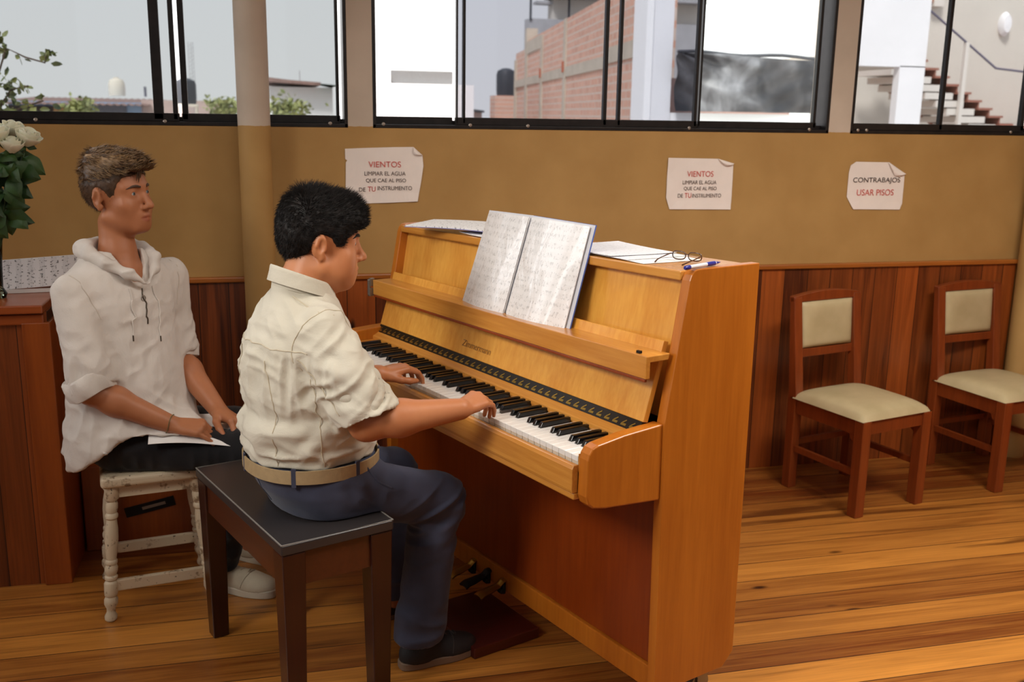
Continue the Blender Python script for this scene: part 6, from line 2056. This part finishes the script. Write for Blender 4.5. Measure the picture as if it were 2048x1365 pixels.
V = V + Nn * (0.0045 * vnoise(V, (26, 26, 26), 31) + 0.004 * (ridge(q, (12, 30, 46), 32) - 0.5))[:, None]
hood = np_obj('hood', V, F, M['linen'], man, org)
# rolled cuffs
for A, k in ((RA, 0), (LA, 1)):
    a, b_, c = [np.array(p) for p in A]
    ax = unit(b_ - a + 0.35 * (c - b_))
    ctr = b_ + (a - b_) * 0.02 - ax * 0.018
    qm = Vector(ax).to_track_quat('Z', 'Y').to_matrix().to_4x4()
    mb = MB()
    prof_ = [(0.052, 0.030), (0.056, 0.036), (0.063, 0.034), (0.068, 0.020), (0.069, 0.0), (0.066, -0.018), (0.060, -0.024), (0.053, -0.018), (0.050, 0.0), (0.051, 0.020)]
    vs = []
    sg = 36
    for r_i, z_i in prof_:
        for j in range(sg):
            an_ = 2 * math.pi * j / sg
            wob = 1 + 0.05 * math.sin(an_ * 3 + k) + 0.035 * math.sin(an_ * 7 + z_i * 90)
            p = qm @ Vector((r_i * wob * math.cos(an_), r_i * wob * math.sin(an_), z_i + 0.006 * math.sin(an_ * 2 + 1)))
            vs.append(tuple(np.array(p) + ctr - org))
    fs = [(i * sg + j, i * sg + (j + 1) % sg, ((i + 1) % len(prof_)) * sg + (j + 1) % sg, ((i + 1) % len(prof_)) * sg + j) for i in range(len(prof_)) for j in range(sg)]
    mb.add(vs, fs).build('rolled_cuff', M['linen'], sh, smooth=True)
# zip, ring pull, drawstrings
M['zip'] = plain('dark_metal_zip', srgb(84, 74, 62), 0.45, 0.5)
zp = seam(bvs, lerp_pts([TW((0, 0.14, 0.980)), TW((0.002, 0.14, 0.925)), TW((0.010, 0.14, 0.862))], 20), 0.0008)
MB().tube(L3(zp), 0.0022, 6).build('zip', M['zip'], sh, smooth=True)
c0 = np.array(zp[3]) - org
f_ = TR @ np.array((0, 1, 0.0))
pts = [tuple(c0 + f_ * 0.004 + TR @ np.array((0.007 * math.cos(a), 0, -0.012 + 0.008 * math.sin(a)))) for a in np.linspace(0, 2 * math.pi, 17)[:-1]]
MB().tube(pts, 0.0012, 6, True).build('zip_pull', M['steel'], sh, smooth=True)
for s, z1 in ((1, 0.845), (-1, 0.825)):
    P = seam(bvs, lerp_pts([TW((s * 0.042, 0.14, 0.990)), TW((s * 0.050, 0.14, 0.90)), TW((s * 0.046 + 0.012, 0.14, z1))], 18), 0.002)
    d_ = MB().tube(L3(P), 0.0019, 6).build('drawstring', M['linen'], sh, smooth=True)
    e = P[-1]
    MB().tube(L3([e, np.array(e) + np.array((0, 0, -0.016))]), 0.0021, 6).build('aglet', M['zip'], d_, smooth=True)
for s in (-1, 1):
    MB().tube(L3(seam(bvs, [TW((s * (0.145 + 0.02 * math.sin(a)), -0.012 + 0.08 * math.cos(a), 0.925 + 0.06 * math.sin(a))) for a in np.linspace(-0.6, 3.6, 36)])), 0.0012, 6).build('seam', M['linen_seam'], sh, smooth=True)

# trousers
S = SDF((-0.60, -0.93, 0.05), (0.07, -0.42, 0.62), 0.005)
S.ell((-0.405, -0.66, 0.515), (0.165, 0.155, 0.085))
for (a, b_, c), rr in ((LEGS[0], (0.076, 0.062, 0.047)), (LEGS[1], (0.076, 0.062, 0.047))):
    S.cap(a, b_, rr[0], rr[1], k=0.04); S.cap(b_, (c[0], c[1], 0.08), rr[1] * 0.97, rr[2], k=0.025)
S.half((0, 0, 0.437), (0, 0, -1)) if False else None
S.func(lambda x, y, z: np.where(x < -0.20, 0.4365 - z, -1.0) + 0 * y, 'i')
S.half((0, 0, 0.075), (0, 0, -1))
V, F = S.mesh(); V = relax(V, F, 2, 0.5); Nn = normals(V, F)
dd = 0.004 * vnoise(V, (12, 12, 10), 41) + 0.006 * (ridge(V, (26, 9, 16), 42) - 0.5)
V = V + Nn * (dd * np.clip(smooth01(V[:, 2], 0.435, 0.455) + (V[:, 0] > -0.19), 0, 1))[:, None]
np_obj('trousers', V, F, M['black_cloth'], man, org)
M['sneaker'] = plain('off_white_canvas', srgb(196, 184, 160), 0.7, noise=0.08, nscale=30)
M['sole_white'] = plain('off_white_rubber', srgb(206, 196, 176), 0.6)
shoe(man, org, (-0.212, -0.652, 0.0), math.radians(-30), 0.245, M['sneaker'], M['sole_white'], plain('sneaker_lace', srgb(170, 156, 134), 0.8), 'sneaker', 0.088, 0.045, 0.024)
shoe(man, org, (-0.118, -0.462, 0.0), math.radians(-32), 0.245, M['sneaker'], M['sole_white'], M['lace_grey'], 'sneaker', 0.088, 0.045, 0.024)
# cord bracelet
w_ = np.array(RA[2]) * 0.97 + np.array(RA[1]) * 0.03
ax = unit(np.array(RA[2]) - np.array(RA[1]))
qm = Vector(ax).to_track_quat('Z', 'Y').to_matrix().to_4x4()
pts = [tuple(np.array(qm @ Vector((0.029 * math.cos(a), 0.029 * math.sin(a), 0.004 * math.sin(a * 2)))) + w_ - org) for a in np.linspace(0, 2 * math.pi, 25)[:-1]]
MB().tube(pts, 0.0011, 6, True).build('bracelet', plain('olive_cord', srgb(96, 92, 52), 0.7), man, smooth=True)

# paper under his hands
def lap(u, v):
    x = -0.335 + 0.285 * u; y = -0.86 + 0.26 * v
    z = 0.566 - 0.012 * (u - 0.3) ** 2 - 0.055 * max(0, 0.28 - v) ** 1.5 * 3 + 0.004 * math.sin(u * 5 + v * 4) - 0.02 * u
    return (x, y, z)
pp = MB().slab(lap, 20, 16, 0.0008).build('paper_sheet', M['paper'], smooth=True)
tag(pp, 'white sheet of paper lying across the lap of the young man under his hands', 'paper')
